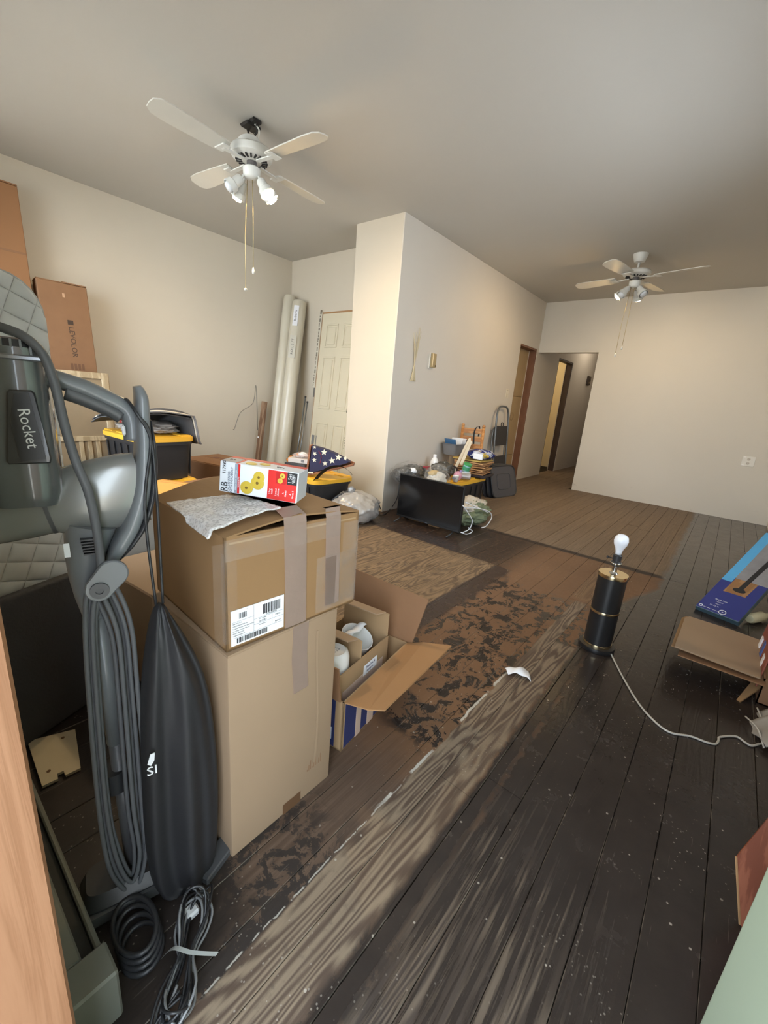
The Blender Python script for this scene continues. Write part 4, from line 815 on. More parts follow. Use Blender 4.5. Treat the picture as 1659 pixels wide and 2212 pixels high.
bs = thing('coiled_strap', 'coil of black webbing hose beside the vacuum head', 'hose coil', (-0.675, 0.185, 0))
for i in range(4):
    bm = nb(); tube(bm, [(0.045*math.cos(k*PI/10)*(1+0.1*i)-0.01*i, 0.035*math.sin(k*PI/10), 0.008+0.010*i+0.006*math.sin(k*PI/10)) for k in range(20)], 0.005, 8, True); obj('coil', bm, mVK, bs, True)

ba, bb = fl(497, 1806, 0.02), fl(432, 1892, 0.02); bd_ = bb-ba
t = thing('metal_bar', 'flat dark grey metal bar on the floor under the drawstring bag', 'bar', (ba.x, ba.y, 0), math.atan2(bd_.y, bd_.x)); obj('bar', B((0, -0.022, 0.0), (bd_.length, 0.022, 0.02), 0.003), M('dark_grey_bar', (86, 88, 92), 0.4, 0.3), t); obj('end_tab', B((-0.006, -0.016, 0.004), (0.0, 0.016, 0.016), 0.001), M('bar_tab', (150, 144, 132), 0.5), t)
# upright quilted pad and dark panel
mQ = G('white_quilted_fabric'); vq = mQ.obj(); qx, qy, qz = mQ.sep(vq)
d1 = mQ.ma('ABSOLUTE', mQ.ma('SINE', mQ.ma('MULTIPLY', mQ.ma('ADD', qx, mQ.ma('MULTIPLY', qz, 0.45)), 42.0))); d2_ = mQ.ma('ABSOLUTE', mQ.ma('SINE', mQ.ma('MULTIPLY', mQ.ma('SUBTRACT', mQ.ma('MULTIPLY', qx, 0.35), qz), 52.0)))
mQ.set('Base Color', mQ.mix(mQ.noise(vq, 20, 3), lin((188, 190, 184)), lin((206, 207, 200)))); mQ.set('Roughness', 0.85); mQ.bump(mQ.ma('POWER', mQ.ma('MULTIPLY', d1, d2_), 0.4), 0.9, 0.012)
qa = Vector((-1.60, 0.375, 0)); qdir = Vector((0.14, -0.33, 0)).normalized(); qn = Vector((qdir.y, -qdir.x, 0)) 
qrz = math.atan2(qdir.y, qdir.x)
t = thing('quilted_mattress', 'white quilted crib mattress standing upright against the clutter', 'mattress', (-1.62, 0.375, 0), qrz)
bm = nb(); HQ = 1.345; pts = [(0.0, 0.0), (0.34, 0.0), (0.34, HQ), (0.10, HQ)] + [(0.10-0.10*math.sin(k*PI/12), HQ-0.10+0.10*math.cos(k*PI/12)) for k in range(1, 7)]
prism(bm, pts, -0.11, 0.0, None, 0.012, 3); obj('pad', bm, mQ.m, t, True, 50)
bm = nb(); tube(bm, [(p[0], -0.012, p[1]) for p in pts], 0.006, 6, True); obj('piping', bm, M('grey_piping', (160, 162, 158), 0.7), t, True)
t = thing('upholstered_headboard', 'dark grey upholstered headboard leaning on the quilted mattress', 'headboard', (-1.553, 0.328, 0), qrz, None, (math.radians(4), 0, qrz))
obj('board', B((-0.02, 0.012, 0.0), (0.26, 0.05, 0.47), 0.010, 3), M('charcoal_fabric', (62, 62, 64), 0.85, var=0.12, bump=0.3, bscale=120), t, True, 50)

# ================================================================== TOTES
mTB = M('black_tote_plastic', (40, 40, 42), 0.45, var=0.1); mTY = M('yellow_lid_plastic', (232, 178, 52), 0.45, var=0.05)
def tote(label, loc, rz, sx=0.74, sy=0.48, h=0.34, ribs=True):
    t = thing('storage_tote', label, 'tote', loc, rz, 'black totes with yellow lids')
    bm = nb(); loft(bm, [((0, 0, 0.0), sx*0.43, sy*0.42), ((0, 0, h-0.07), sx*0.47, sy*0.46)], 32, 7.0); loft(bm, [((0, 0, h-0.07), sx*0.49, sy*0.48), ((0, 0, h-0.04), sx*0.49, sy*0.48)], 32, 7.0); b = obj('bin', bm, mTB, t, True, 40)
    for k in range(5):
        for s in (-1, 1):
            x_ = -sx*0.34+k*sx*0.17; bm = nb(); prism(bm, [(0, 0.02), (0.02, 0.02), (0.02, h-0.08), (0, h-0.08)], 0, 0.008, T(x_, s*sy*0.44-(0.004), 0) @ rotm('X', -s*3.0)); obj('rib', bm, mTB, b)
    bm = nb(); loft(bm, [((0, 0, h-0.045), sx*0.5, sy*0.5), ((0, 0, h-0.012), sx*0.5, sy*0.5), ((0, 0, h-0.008), sx*0.47, sy*0.47)], 32, 7.0); l = obj('lid', bm, mTY, t, True, 40)
    for a, b2, c_, d_ in ((-0.44, -0.24, -0.44, -0.26), (0.24, 0.44, -0.44, -0.26), (-0.44, -0.24, 0.26, 0.44), (0.24, 0.44, 0.26, 0.44), (-0.12, 0.12, -0.44, -0.33), (-0.12, 0.12, 0.33, 0.44)):
        obj('lid_boss', B((a*sx, c_*sy, h-0.012), (b2*sx, d_*sy, h), 0.004), mTY, l)
    return t
tote('black tote with yellow lid holding up the folded flag case', (-3.07, 2.66, 0), math.radians(-3), 0.74, 0.50, 0.36)
tote('black tote with yellow lid, upper of the two stacked by the left wall', (-3.64, 1.42, 0.345), math.radians(4), 0.66, 0.46, 0.345)
tote('black tote with yellow lid, lower of the two stacked by the left wall', (-3.64, 1.42, 0), math.radians(2), 0.72, 0.48, 0.345)
tote('black tote with yellow lid behind the television, loaded with clutter', (-2.25, 3.98, 0), math.radians(91), 0.74, 0.48, 0.35)

# ================================================================== ALCOVE
# six-panel slab door leaning on the back wall
mDOORC = M('cream_door_paint', (214, 206, 182), 0.5, var=0.03)
t = thing('door_slab', 'cream six-panel slab door leaning against the alcove wall', 'door', (-4.02, 3.395, 0), 0, None, (math.radians(-5.5), 0, 0))
DW, DH = 0.66, 2.0
obj('slab', B((0, 0, 0.0), (DW, 0.035, DH), 0.002), mDOORC, t)
obj('edge_strip', B((-0.006, 0.0, 0.0), (0.0, 0.035, DH)), M('raw_wood_edge', (170, 132, 92), 0.7), t); obj('edge_strip', B((-0.006, 0.0, DH), (DW, 0.036, DH+0.018)), M('raw_wood_edge', (170, 132, 92), 0.7), t)
for x0, x1 in ((0.085, 0.285), (0.375, 0.575)):
    for z0, z1 in ((0.16, 0.76), (0.92, 1.52), (1.62, 1.88)):
        bm = nb(); box(bm, (x0, -0.001, z0), (x1, 0.002, z1)); pnl = obj('panel', bm, mDOORC, t)
        bm = nb()
        for lo, hi in (((x0, -0.009, z0), (x1, 0, z0+0.018)), ((x0, -0.009, z1-0.018), (x1, 0, z1)), ((x0, -0.009, z0+0.018), (x0+0.018, 0, z1-0.018)), ((x1-0.018, -0.009, z0+0.018), (x1, 0, z1-0.018))): box(bm, lo, hi, 0.003)
        obj('moulding', bm, mDOORC, pnl); obj('raised_field', B((x0+0.035, -0.008, z0+0.035), (x1-0.035, 0.0, z1-0.035), 0.006), mDOORC, pnl)
bm = nb(); lathe(bm, [(0.026, 0), (0.026, 0.002), (0, 0.002)], 20, T(DW-0.07, 0.0, 0.93) @ rotm('X', 90)); obj('knob_hole', bm, M('hole_dark', (70, 58, 46), 0.9), t)
for k in (0, 1): obj('grey_patch', B((0.03+0.075*k, -0.004, 0.46), (0.075+0.075*k, -0.001, 0.60)), M('grey_tape', (130, 132, 132), 0.5), t)
obj('hinge_plate', B((-0.03, -0.002, 1.05), (-0.004, 0.002, 1.16), 0.001), M('steel_hinge', (140, 140, 138), 0.4, 0.9), t)
for i in range(5): obj('scribble', B((DW-0.07+0.003*(i % 2), -0.0012, 0.5+0.03*i), (DW-0.062, -0.0006, 0.515+0.03*i)), mINK, t)
# printed strip on the door edge
t = thing('printed_strip', 'white printed foam strip along the leaning door edge', 'strip', (-4.078, 3.393, 0), 0, None, (math.radians(-5.5), 0, 0))
st = obj('strip', B((0.0, -0.006, 1.16), (0.05, 0.028, 2.02), 0.002), M('strip_white', (206, 200, 184), 0.6), t)
rb2 = random.Random(4); z_ = 1.18; k_ = 0
while z_ < 2.0:
    h_ = rb2.uniform(0.012, 0.05); w2 = rb2.uniform(0.010, 0.028); bm = B((0.012+rb2.uniform(0, 0.006), -0.0068, z_), (0.014+w2, -0.006, z_+h_)); obj('print_block', bm, M('strip_print', (122, 114, 100), 0.7), st); z_ += h_+rb2.uniform(0.006, 0.02)
# rolls of underlay
mROLL = M('white_foam_roll', (206, 200, 182), 0.35, var=0.06, scale=5, bump=0.3, bscale=20, coat=0.3)
def roll(name, label, a, b, r):
    a, b = Vector(a), Vector(b); L = (b-a).length; m4 = (b-a).to_track_quat('Z', 'Y').to_matrix().to_4x4()
    o = thing(name, label, 'roll', a, 0, 'underlay rolls'); bm = nb(); lathe(bm, [(0.0, 0.0), (r*0.92, 0.0), (r, 0.02), (r*1.02, L*0.3), (r*0.98, L*0.6), (r*1.01, L*0.9), (r*0.96, L-0.02), (r*0.8, L), (0.02, L-0.01)], 28, m4); obj('roll', bm, mROLL, o, True, 45)
    bm = nb()
    tube(bm, [m4 @ Vector((r*0.2*k/8*math.cos(k*0.8)*2.2, r*0.2*k/8*math.sin(k*0.8)*2.2, L+0.0)) for k in range(14)], 0.004, 5); obj('spiral_end', bm, M('roll_edge_grey', (150, 144, 130), 0.8), o, True)
    return o, m4, r, L
roll('underlay_roll', 'white plastic-wrapped underlay roll in the corner, left one', (-4.43, 3.17, 0), (-4.53, 3.50, 2.20), 0.075)
o, m4, r, L = roll('underlay_roll', 'white plastic-wrapped underlay roll with printed label, right one', (-4.27, 3.19, 0), (-4.345, 3.50, 2.13), 0.085)
fx = Vector((0.55, -0.83, 0)); 
def stick(z0, z1, w_, m, nm, txt=None):
    c_ = Vector((-4.27, 3.19, 0)).lerp(Vector((-4.345, 3.50, 2.13)), (z0+z1)/2/L); axz = (Vector((-4.345, 3.50, 2.13))-Vector((-4.27, 3.19, 0))).normalized(); sx_ = Vector((0, 0, 1)).cross(fx).normalized(); n_ = sx_.cross(axz).normalized()
    if n_.dot(fx) < 0: n_ = -n_
    sx_ = axz.cross(n_)
    bm = nb(); mt = axes(c_+n_*(r+0.001)-Vector((-4.27, 3.19, 0)), sx_, axz, n_); box(bm, (-w_/2, -(z1-z0)/2, -0.004), (w_/2, (z1-z0)/2, 0.002), 0, mt); q_ = obj(nm, bm, m, o)
    if txt: text('lettering', txt, 0.04, mt @ T(0, 0, 0.0026) @ rotm('Z', 90), mINK, q_, 0.0003)
stick(1.85, 2.08, 0.06, mPAPER, 'label', 'Roberts'); stick(1.48, 1.74, 0.08, M('print_on_film', (200, 196, 182), 0.4), 'label', 'ROLL 3 FT')
t = thing('lumber_stud', 'rough paint-spattered wood stud standing in the alcove corner', 'lumber', (-4.54, 3.02, 0), 0, None, (math.radians(-7), math.radians(1), 0)); obj('stud', B((-0.035, -0.02, 0), (0.035, 0.02, 0.95), 0.003), wood('old_spattered_wood', (122, 92, 70), (168, 140, 114), 0.8, 8, 8, 1, 2), t)
bm = nb(); box(bm, (-0.03, -0.0225, 0.5), (0.0, -0.02, 0.52)); obj('paint_spatter', bm, mPAPER, t)
t = thing('bent_wire', 'thin bent grey wire sticking out of the alcove corner', 'wire', (-4.50, 3.02, 0.5)); bm = nb(); tube(bm, spline([(0.0, 0, 0.1), (0.0, -0.02, 0.62), (-0.02, -0.05, 0.42), (-0.08, -0.18, 0.30), (-0.08, -0.26, 0.12), (-0.08, -0.28, 0.10)]), 0.004, 6); obj('wire', bm, M('grey_wire', (124, 118, 108), 0.5), t, True)
for i in range(2):
    t = thing('metal_rod', ('thin grey metal rod leaning beside the underlay rolls', 'second thinner metal rod leaning nearer the cream door')[i], 'rod', (-4.15+0.05*i, 3.3, 0), 0, 'metal rods', (math.radians(-9), 0, 0)); bm = nb(); tube(bm, [(0, 0, 0), (0, 0, 1.05-0.06*i)], 0.009-0.002*i, 10); obj('rod', bm, M('galvanised', (142, 146, 146), 0.35, 0.7), t, True)
    bm = nb(); lathe(bm, [(0.012, 0), (0.012, 0.02)], 10, T(0, 0, 1.04-0.06*i)); obj('rod_cap', bm, mDARKM, t)
# triangular flag case with folded flag, on the tote lid
ff = Fr((-2.86, 2.55, 0.36), math.radians(38))
t = thing('flag_case', 'triangular wooden case standing open on the tote lid', 'flag case', ff.o, ff.rz)
mWAL = wood('walnut_case', (120, 74, 48), (160, 106, 72), 0.5, 1.5, 10, 10, 2)
A0, A1, A2 = ff.xz(663, 1028), ff.xz(765, 1000), ff.xz(671, 960)
def board(nm, p, q, wd=0.10, th=0.018, y0=-0.06):
    p, q = Vector((p[0], 0, p[1])), Vector((q[0], 0, q[1])); d_ = (q-p).normalized(); n_ = Vector((0, 1, 0)).cross(d_)
    bm = nb(); box(bm, (0, y0, -th), ((q-p).length, y0+wd, 0), 0.002, axes(p, d_, (0, 1, 0), n_*-1 if n_.z < 0 else n_)); return obj(nm, bm, mWAL, t)
zmin = 0.02
A0 = (A0[0], zmin); A1 = (A1[0], max(A1[1], zmin+0.035)); 
board('bottom_rail', A0, A1); board('side_rail', (A0[0]-0.0, A0[1]), A2)
bm = nb(); prism(bm, [A0, A1, A2], 0.035, 0.042); obj('back_board', bm, mWAL, t)
fl_ = thing('folded_flag', 'navy folded flag with white stars tucked in the wooden case', 'flag', ff.o, ff.rz)
I0, I1, I2 = (A0[0]+0.03, A0[1]+0.012), (A1[0]-0.03, A1[1]+0.012), (A2[0]+0.025, A2[1]-0.005)
pf = []
for k in range(8): u = k/8; pf.append((I0[0]+(I1[0]-I0[0])*u, I0[1]+(I1[1]-I0[1])*u))
for k in range(8): u = k/8; pf.append((I1[0]+(I2[0]-I1[0])*u, I1[1]+(I2[1]-I1[1])*u+0.018*math.sin(u*PI)))
for k in range(6): u = k/6; pf.append((I2[0]+(I0[0]-I2[0])*u, I2[1]+(I0[1]-I2[1])*u))
bm = nb(); prism(bm, pf, -0.066, 0.03, None, 0.012, 3); fb_ = obj('cloth', bm, M('navy_flag_cloth', (44, 44, 74), 0.8, var=0.1, bump=0.2), fl_, True, 50)
mSTAR = M('white_star', (228, 222, 200), 0.7)
def star(px_, py_, r_, ro, cut=False):
    p = ff.xz(px_, py_, -0.067); bm = nb(); prism(bm, [(p[0]+r_*(1 if k % 2 == 0 else 0.42)*math.cos(ro+k*PI/5), p[1]+r_*(1 if k % 2 == 0 else 0.42)*math.sin(ro+k*PI/5)) for k in range(10)], -0.0685, -0.066); obj('star', bm, mSTAR, fb_)
for px_, py_, r_, ro in ((700, 977, 0.030, 0.3), (717, 995, 0.032, 0.5), (731, 988, 0.032, 0.2), (702, 1001, 0.024, 0.4), (746, 990, 0.022, 0.1), (680, 980, 0.02, 0.9), (679, 994, 0.022, 0.5), (680, 966, 0.016, 0.2)): star(px_, py_, r_, ro)
bm = nb(); tube(bm, spline([(ff.px(688, 974, -0.068)), ff.px(694, 986, -0.068), ff.px(691, 1001, -0.068)]), 0.0025, 6); obj('red_edge', bm, M('red_thread', (150, 40, 60), 0.7), fb_, True)
obj('stripe_edge', B(tuple(Vector((I0[0]-0.005, -0.068, I0[1]+0.002))), tuple(Vector((I0[0]+0.04, -0.066, I0[1]+0.016)))), mSTAR, fb_)
# strap lying over the tote lid
t = thing('black_strap', 'wide black strap bent across the yellow tote lid', 'strap', (-2.86, 2.48, 0.36)); sf = Fr((-2.86, 2.48, 0.36), math.radians(38))
bm = nb(); pts = [sf.px(678, 1042, -0.09), sf.px(690, 1026, -0.09), sf.px(710, 1011, -0.09), sf.px(733, 1007, -0.09), sf.px(750, 1014, -0.09), sf.px(761, 1026, -0.09)]
t.rotation_euler = (0, 0, sf.rz); sp_ = spline(pts, 5)
strip(bm, sp_, (0.25, 1, -0.45), 0.06, 0.003); obj('webbing', bm, M('black_webbing', (48, 46, 44), 0.7), t)
# small things left of the case
t = thing('black_case', 'flat black case sitting on the tote beside the flag', 'case', (-3.13, 2.60, 0.361), math.radians(20)); obj('body', B((-0.12, -0.13, 0), (0.10, 0.12, 0.085), 0.008, 2), M('black_case_plastic', (42, 42, 44), 0.5), t, True, 40); obj('latch', B((-0.02, -0.135, 0.04), (0.03, -0.13, 0.06), 0.002), mDARKM, t)
t = thing('white_carton', 'small flat white carton with dark label on the black case', 'box', (-3.13, 2.60, 0.447), math.radians(28)); obj('body', B((-0.11, -0.09, 0), (0.10, 0.09, 0.042), 0.002), M('white_carton_card', (206, 200, 196), 0.5), t); obj('label', B((0.02, -0.091, 0.01), (0.05, -0.0902, 0.035)), M('dark_label', (120, 118, 120), 0.5), t)
mPB = clear_mat('clear_plastic_bag', (226, 214, 214), 0.35, 0.1, 0.8, 14.0)
bm = nb(); blob(bm, (0, 0, 0.022), (0.10, 0.085, 0.028), 3, 0.25, 4, 2.6, 0.001); t = thing('plastic_pouch', 'crinkled clear plastic pouch on the small white carton', 'plastic bag', (-3.13, 2.60, 0.489)); obj('pouch', bm, mPB, t, True)
bm = nb(); blob(bm, (0.0, 0.0, 0.03), (0.05, 0.035, 0.022), 6, 0.2, 3, 2.0, 0.006); obj('contents', bm, mPAPER, t, True)
bm = nb(); blob(bm, (0, 0, 0.05), (0.12, 0.09, 0.06), 9, 0.4, 4, 2.6, 0.0, 0.08); t = thing('orange_cloth', 'crumpled orange cloth behind the knob box', 'cloth', (-3.385, 2.76, 0.361)); obj('cloth', bm, M('orange_cloth', (222, 140, 54), 0.8, var=0.15), t, True)
# grey tied bag on the floor by the pillar
t = thing('grey_plastic_bag', 'silver grey plastic bag slumped on the floor before the pillar', 'bag', (-2.50, 2.72, 0))
bm = nb(); blob(bm, (0, 0.0, 0.115), (0.20, 0.23, 0.15), 12, 0.14, 5, 1.8, 0.004, 0.05)
for v in bm.verts:
    k = max(0, v.co.z-0.15)*1.0; v.co.x -= k*0.5; v.co.y -= 0.0
mSILV = M('silver_bag_film', (164, 161, 157), 0.3, 0.1, var=0.08, scale=9, bump=0.5, bscale=9); obj('sack', bm, mSILV, t, True)
bm = nb(); blob(bm, (-0.06, -0.02, 0.275), (0.035, 0.03, 0.03), 5, 0.4, 3, 3.0); obj('knot', bm, mSILV, t, True)
bm = nb(); tube(bm, spline([(-0.06, -0.03, 0.27), (-0.13, -0.12, 0.215), (-0.19, -0.16, 0.13), (-0.20, -0.18, 0.06)]), 0.012, 6, False, 0.35); obj('handle_strap', bm, mVK, t, True); bm = nb(); tube(bm, spline([(0.07, 0.12, 0.21), (0.12, 0.15, 0.17), (0.15, 0.165, 0.11)]), 0.010, 6, False, 0.4); obj('handle_strap', bm, mVK, t, True)

# ================================================================== LEFT WALL
mOLD = M('brown_carton', (150, 108, 72), 0.75, var=0.08, scale=3)
def tallbox(label, loc, rz, w_, d_, h, lean, m):
    t = thing('tall_carton', label, 'box', loc, rz, 'tall cartons on the left wall', (math.radians(0), math.radians(lean), rz)); obj('body', B((0, -w_/2, 0), (d_, w_/2, h-0.012), 0.004), m, t)
    obj('end_flap', B((0.0, -w_/2, h-0.012), (d_*0.98, 0.002, h-0.006)), m, t); obj('end_flap', B((0.0, 0.0, h-0.009), (d_*0.98, w_/2, h)), m, t); return t
# boxes stand on the floor and lean back to the left wall (local X away from the wall)
t = tallbox('tallest brown carton leaning against the left wall at the picture edge', (-4.44, 0.78, 0), 0, 0.36, 0.10, 2.40, -3.2, mOLD)
obj('tape_line', B((0.10, -0.18, 1.93), (0.1015, 0.18, 1.945)), mCARDD, t)
t = tallbox('brown blind carton printed with maker name, leaning on the left wall', (-4.36, 1.16, 0), 0, 0.335, 0.115, 1.80, -6.0, mCARDD)
FB = axes((0.1158, 0.02, 1.34), (0, 0, -1), (0, 1, 0), (1, 0, 0)); mPRT = M('carton_print', (70, 54, 44), 0.7)
text('lettering', 'LEVOLOR', 0.055, FB, mPRT, t, 0.0002); obj('print_square', B((0.115, 0.0, 1.475), (0.1156, 0.04, 1.51)), mPRT, t)
text('lettering', 'LEVOLOR', 0.05, axes((0.06, -0.1682, 1.5), (0, 0, -1), (1, 0, 0), (0, -1, 0)), mPRT, t, 0.0002)
for i in range(4): obj('small_print', B((0.115, -0.02+0.026*i, 1.12), (0.1156, -0.002+0.026*i, 1.17)), M('carton_fine_print', (112, 80, 58), 0.7), t)
obj('tear', B((0.115, -0.01, 1.68), (0.1156, 0.006, 1.71)), M('torn_liner', (196, 160, 130), 0.8), t)
# pale wooden frames leaning below
mPALE = wood('pale_frame_wood', (170, 150, 118), (200, 182, 150), 0.6, 6, 6, 1, 2); rr_ = random.Random(8)
lab_ = ('pale wooden shutter at the front of the leaning stack', 'second pale wooden shutter of the leaning stack', 'rearmost pale wooden shutter of the leaning stack')
for i in range(3):
    t = thing('wooden_shutter', lab_[i], 'shutter', (-4.11-0.04*i, 1.10+0.03*i, 0), 0, 'leaning wooden shutters', (0, math.radians(-5.5), 0))
    w_, h_ = 0.50-0.03*i, 1.12-0.06*(i % 2)
    for nm, lo, hi in (('stile', (0, -w_/2, 0), (0.025, -w_/2+0.05, h_)), ('stile', (0, w_/2-0.05, 0), (0.025, w_/2, h_)), ('rail', (0, -w_/2+0.05, h_-0.05), (0.025, w_/2-0.05, h_)), ('rail', (0, -w_/2+0.05, 0), (0.025, w_/2-0.05, 0.05)), ('rail', (0, -w_/2+0.05, h_*0.5), (0.025, w_/2-0.05, h_*0.5+0.04))): obj(nm, B(lo, hi, 0.003), mPALE, t)
    obj('backing', B((0.004, -w_/2+0.045, 0.045), (0.009, w_/2-0.045, h_-0.045)), M('frame_backing', (150, 132, 106), 0.8), t)
    for k in range(3): obj('slat', B((0.010, -0.02+0.06*k, 0.06), (0.018, 0.01+0.06*k, h_*0.5), 0.001), mPALE, t)
t = thing('striped_cushion', 'red and white striped cushion beside the wooden shutters', 'cushion', (-3.955, 1.42, 0.692), math.radians(10))
bm = nb(); blob(bm, (0, 0, 0.06), (0.055, 0.10, 0.075), 2, 0.06, 4, 1.4, 0.002); obj('pillow', bm, M('red_stripe_cloth', (150, 52, 52), 0.8), t, True)
bm = nb()
for k in range(4): tube(bm, [(0.035-0.024*k, -0.09+0.02*j, 0.06+0.075*math.cos((j-4.5)*0.28)) for j in range(10)], 0.006, 5)
so_ = obj('white_stripes', bm, mPAPER, t, True)
# striped blanket over the upper tote
def blank(u, v):
    x = -0.20+0.56*u; y = -0.27+0.58*v; z = 0.12*math.sin(min(1, max(0, u*0.95+0.08))*PI*0.62)*(0.75+0.25*math.sin(v*3)) + 0.012*math.sin(u*7+v*5)
    edge = max(0, (v-0.86)/0.14); z -= 0.19*edge**1.3; y -= 0.03*edge
    return (x-0.05, y, 0.025+max(0, z+0.04)-0.10*edge)
g = G('striped_blanket'); v = g.obj(); x, y, z = g.sep(v); s_ = g.ma('FRACT', g.ma('MULTIPLY', g.ma('ADD', x, 0.3), 6.5))
g.set('Base Color', g.mix(g.st(s_, 0.62, 0.66), lin((72, 72, 76)), g.mix(g.st(s_, 0.80, 0.84), lin((214, 206, 188)), lin((118, 118, 120))))); g.set('Roughness', 0.9); g.bump(g.noise(v, 60, 3), 0.3, 0.004)
t = thing('striped_blanket', 'grey and cream striped blanket folded over the upper tote', 'blanket', (-3.62, 1.40, 0.692), math.radians(8))
bm = nb(); sheet(bm, blank, 34, 34, 0.006); obj('top_fold', bm, g.m, t, True)
bm = nb(); sheet(bm, lambda u, v: Vector(blank(u*0.95, v*0.97))-Vector((0.01, 0.005, 0.022)), 30, 30, 0.006); obj('lower_fold', bm, M('grey_blanket_lining', (86, 86, 88), 0.9), t, True)
bm = nb(); blob(bm, (-0.02, 0.03, 0.035), (0.20, 0.21, 0.045), 4, 0.3, 5, 2.4, 0.001, 0.06); obj('plastic_wrap', bm, M('crumpled_film', (170, 162, 154), 0.4, var=0.1), t, True)
bm = nb(); tube(bm, spline([(0.22, 0.28, 0.06), (0.14, 0.30, 0.02), (0.05, 0.31, 0.0), (-0.02, 0.30, 0.01)]), 0.018, 10); obj('rolled_hem', bm, M('dark_hem', (56, 56, 58), 0.9), t, True)
# boxes behind the stack
t = thing('low_brown_box', 'low dark brown box against the left wall past the totes', 'box', (-3.95, 2.25, 0), math.radians(12), 'cardboard boxes'); obj('body', B((-0.36, -0.24, 0), (0.34, 0.25, 0.355), 0.005), mCARDD, t)
for i in range(2): obj('flap', B((-0.355, (-0.235, 0.01)[i], 0.355), (0.335, (0.0, 0.245)[i], 0.361)), mOLD, t)
for i in range(4): obj('print_mark', B((-0.2+0.12*i, 0.02, 0.361), (-0.14+0.12*i, 0.09, 0.3615)), M('red_brown_print', (120, 76, 56), 0.7), t)
t = thing('long_kraft_carton', 'long narrow kraft carton lying across behind the taped box', 'box', (-2.78, 1.40, 0), math.radians(15), 'cardboard boxes'); obj('body', B((-0.22, -0.30, 0), (0.22, 0.34, 0.40), 0.006), mCARDD, t)
for k in range(2): obj('staple', B((0.205, 0.10+0.07*k, 0.392), (0.2204, 0.112+0.07*k, 0.4005)), M('shiny_staple', (226, 220, 210), 0.2, 0.8), t)
t = thing('square_carton', 'brown carton carrying the orange padded envelope', 'box', (-2.30, 0.98, 0.0), math.radians(20), 'cardboard boxes'); obj('body', B((-0.20, -0.22, 0), (0.18, 0.2, 0.52), 0.005), mCARD, t); obj('flap', B((-0.195, -0.215, 0.52), (0.175, 0.0, 0.524)), mCARD, t)
t = thing('padded_envelope', 'orange padded envelope lying behind the taped box', 'envelope', (-2.30, 0.98, 0.525), math.radians(25))
bm = nb(); sheet(bm, lambda u, v: (-0.19+0.36*u, -0.22+0.40*v, 0.009+0.012*math.sin(u*PI)*math.sin(v*PI)), 8, 8, 0.008); obj('envelope', bm, M('orange_manila', (224, 166, 84), 0.7), t, True)
obj('sealed_flap', B((-0.18, 0.09, 0.014), (0.16, 0.092, 0.0195)), M('manila_seam', (196, 140, 66), 0.7), t)
# carton and grey board between the mattress and the stack
t = thing('tan_carton', 'tan carton half hidden behind the stack with papers on top', 'box', (-1.60, 0.74, 0), math.radians(6), 'cardboard boxes'); obj('body', B((-0.20, -0.25, 0), (0.25, 0.25, 0.40), 0.005), mCARD2, t); obj('hand_hole', B((0.249, -0.16, 0.30), (0.2508, -0.08, 0.325), 0.0005), mVK, t)
bm = nb(); sheet(bm, lambda u, v: (0.02+0.16*u, -0.10+0.20*v, 0.404+0.03*math.sin(u*2.5)*v), 8, 8, 0.001); t2 = thing('loose_paper', 'curled white paper on the tan carton behind the stack', 'paper', (-1.60, 0.74, 0), math.radians(6)); obj('sheet', bm, mPAPER, t2, True)
t = thing('grey_board', 'pale grey flat board leaning behind the vacuum', 'board', (-1.95, 0.60, 0), math.radians(-12), None, (0, math.radians(-5), math.radians(-12))); obj('board', B((0, -0.30, 0), (0.022, 0.34, 0.56), 0.004), M('pale_grey_laminate', (166, 166, 160), 0.5, var=0.03), t)
obj('edge_band', B((-0.001, 0.34, 0.0), (0.023, 0.343, 0.56)), M('edge_light', (196, 194, 186), 0.5), t)

# ================================================================== TELEVISION AND THE PILE BEHIND IT
mSCR = M('black_tv_screen', (18, 18, 19), 0.16, var=0.02); mBEZ = M('black_bezel', (26, 26, 27), 0.4)
ta, tb = Vector((-2.285, 3.045, 0)), Vector((-1.612, 3.05, 0)); trz = math.atan2(tb.y-ta.y, tb.x-ta.x)
t = thing('television', 'black flat-screen television standing on the floor before the pile', 'television', (ta.x, ta.y, 0), trz)
TWD = (tb-ta).length
obj('rear_case', B((0.0, 0.012, 0.045), (TWD, 0.03, 0.445), 0.004), mBEZ, t); obj('rear_bulge', B((0.08, 0.03, 0.07), (TWD-0.08, 0.062, 0.30), 0.012), mBEZ, t)
obj('bezel', B((0.0, 0.0, 0.045), (TWD, 0.013, 0.447), 0.003), mBEZ, t); obj('screen', B((0.008, -0.0012, 0.064), (TWD-0.008, 0.001, 0.440)), mSCR, t)
text('lettering', 'onn', 0.014, axes((TWD/2, -0.0008, 0.054), (1, 0, 0), (0, 0, 1), (0, -1, 0)), mINKG, t)
for xx in (0.05, TWD-0.06):
    bm = nb(); tube(bm, [(xx, 0.015, 0.05), (xx, -0.015, 0.03), (xx-0.01, -0.085, 0.006)], 0.008, 8, False, 0.5); tube(bm, [(xx, 0.015, 0.05), (xx, 0.05, 0.03), (xx+0.01, 0.11, 0.006)], 0.008, 8, False, 0.5); obj('foot', bm, mBEZ, t, True)
pc = [fl(808, 1106, 0.006), fl(828, 1112, 0.006), fl(846, 1096, 0.02), onx(858, 1075, -2.36), onx(864, 1040, -2.34), Vector((-2.28, 3.10, 0.35))]
bm = nb(); tube(bm, spline([Vector(p)-Vector((ta.x, ta.y, 0)) for p in pc], 6), 0.0045, 6); bmesh.ops.rotate(bm, cent=(0, 0, 0), matrix=Matrix.Rotation(-trz, 3, 'Z'), verts=bm.verts); obj('power_cord', bm, mVK, t, True)
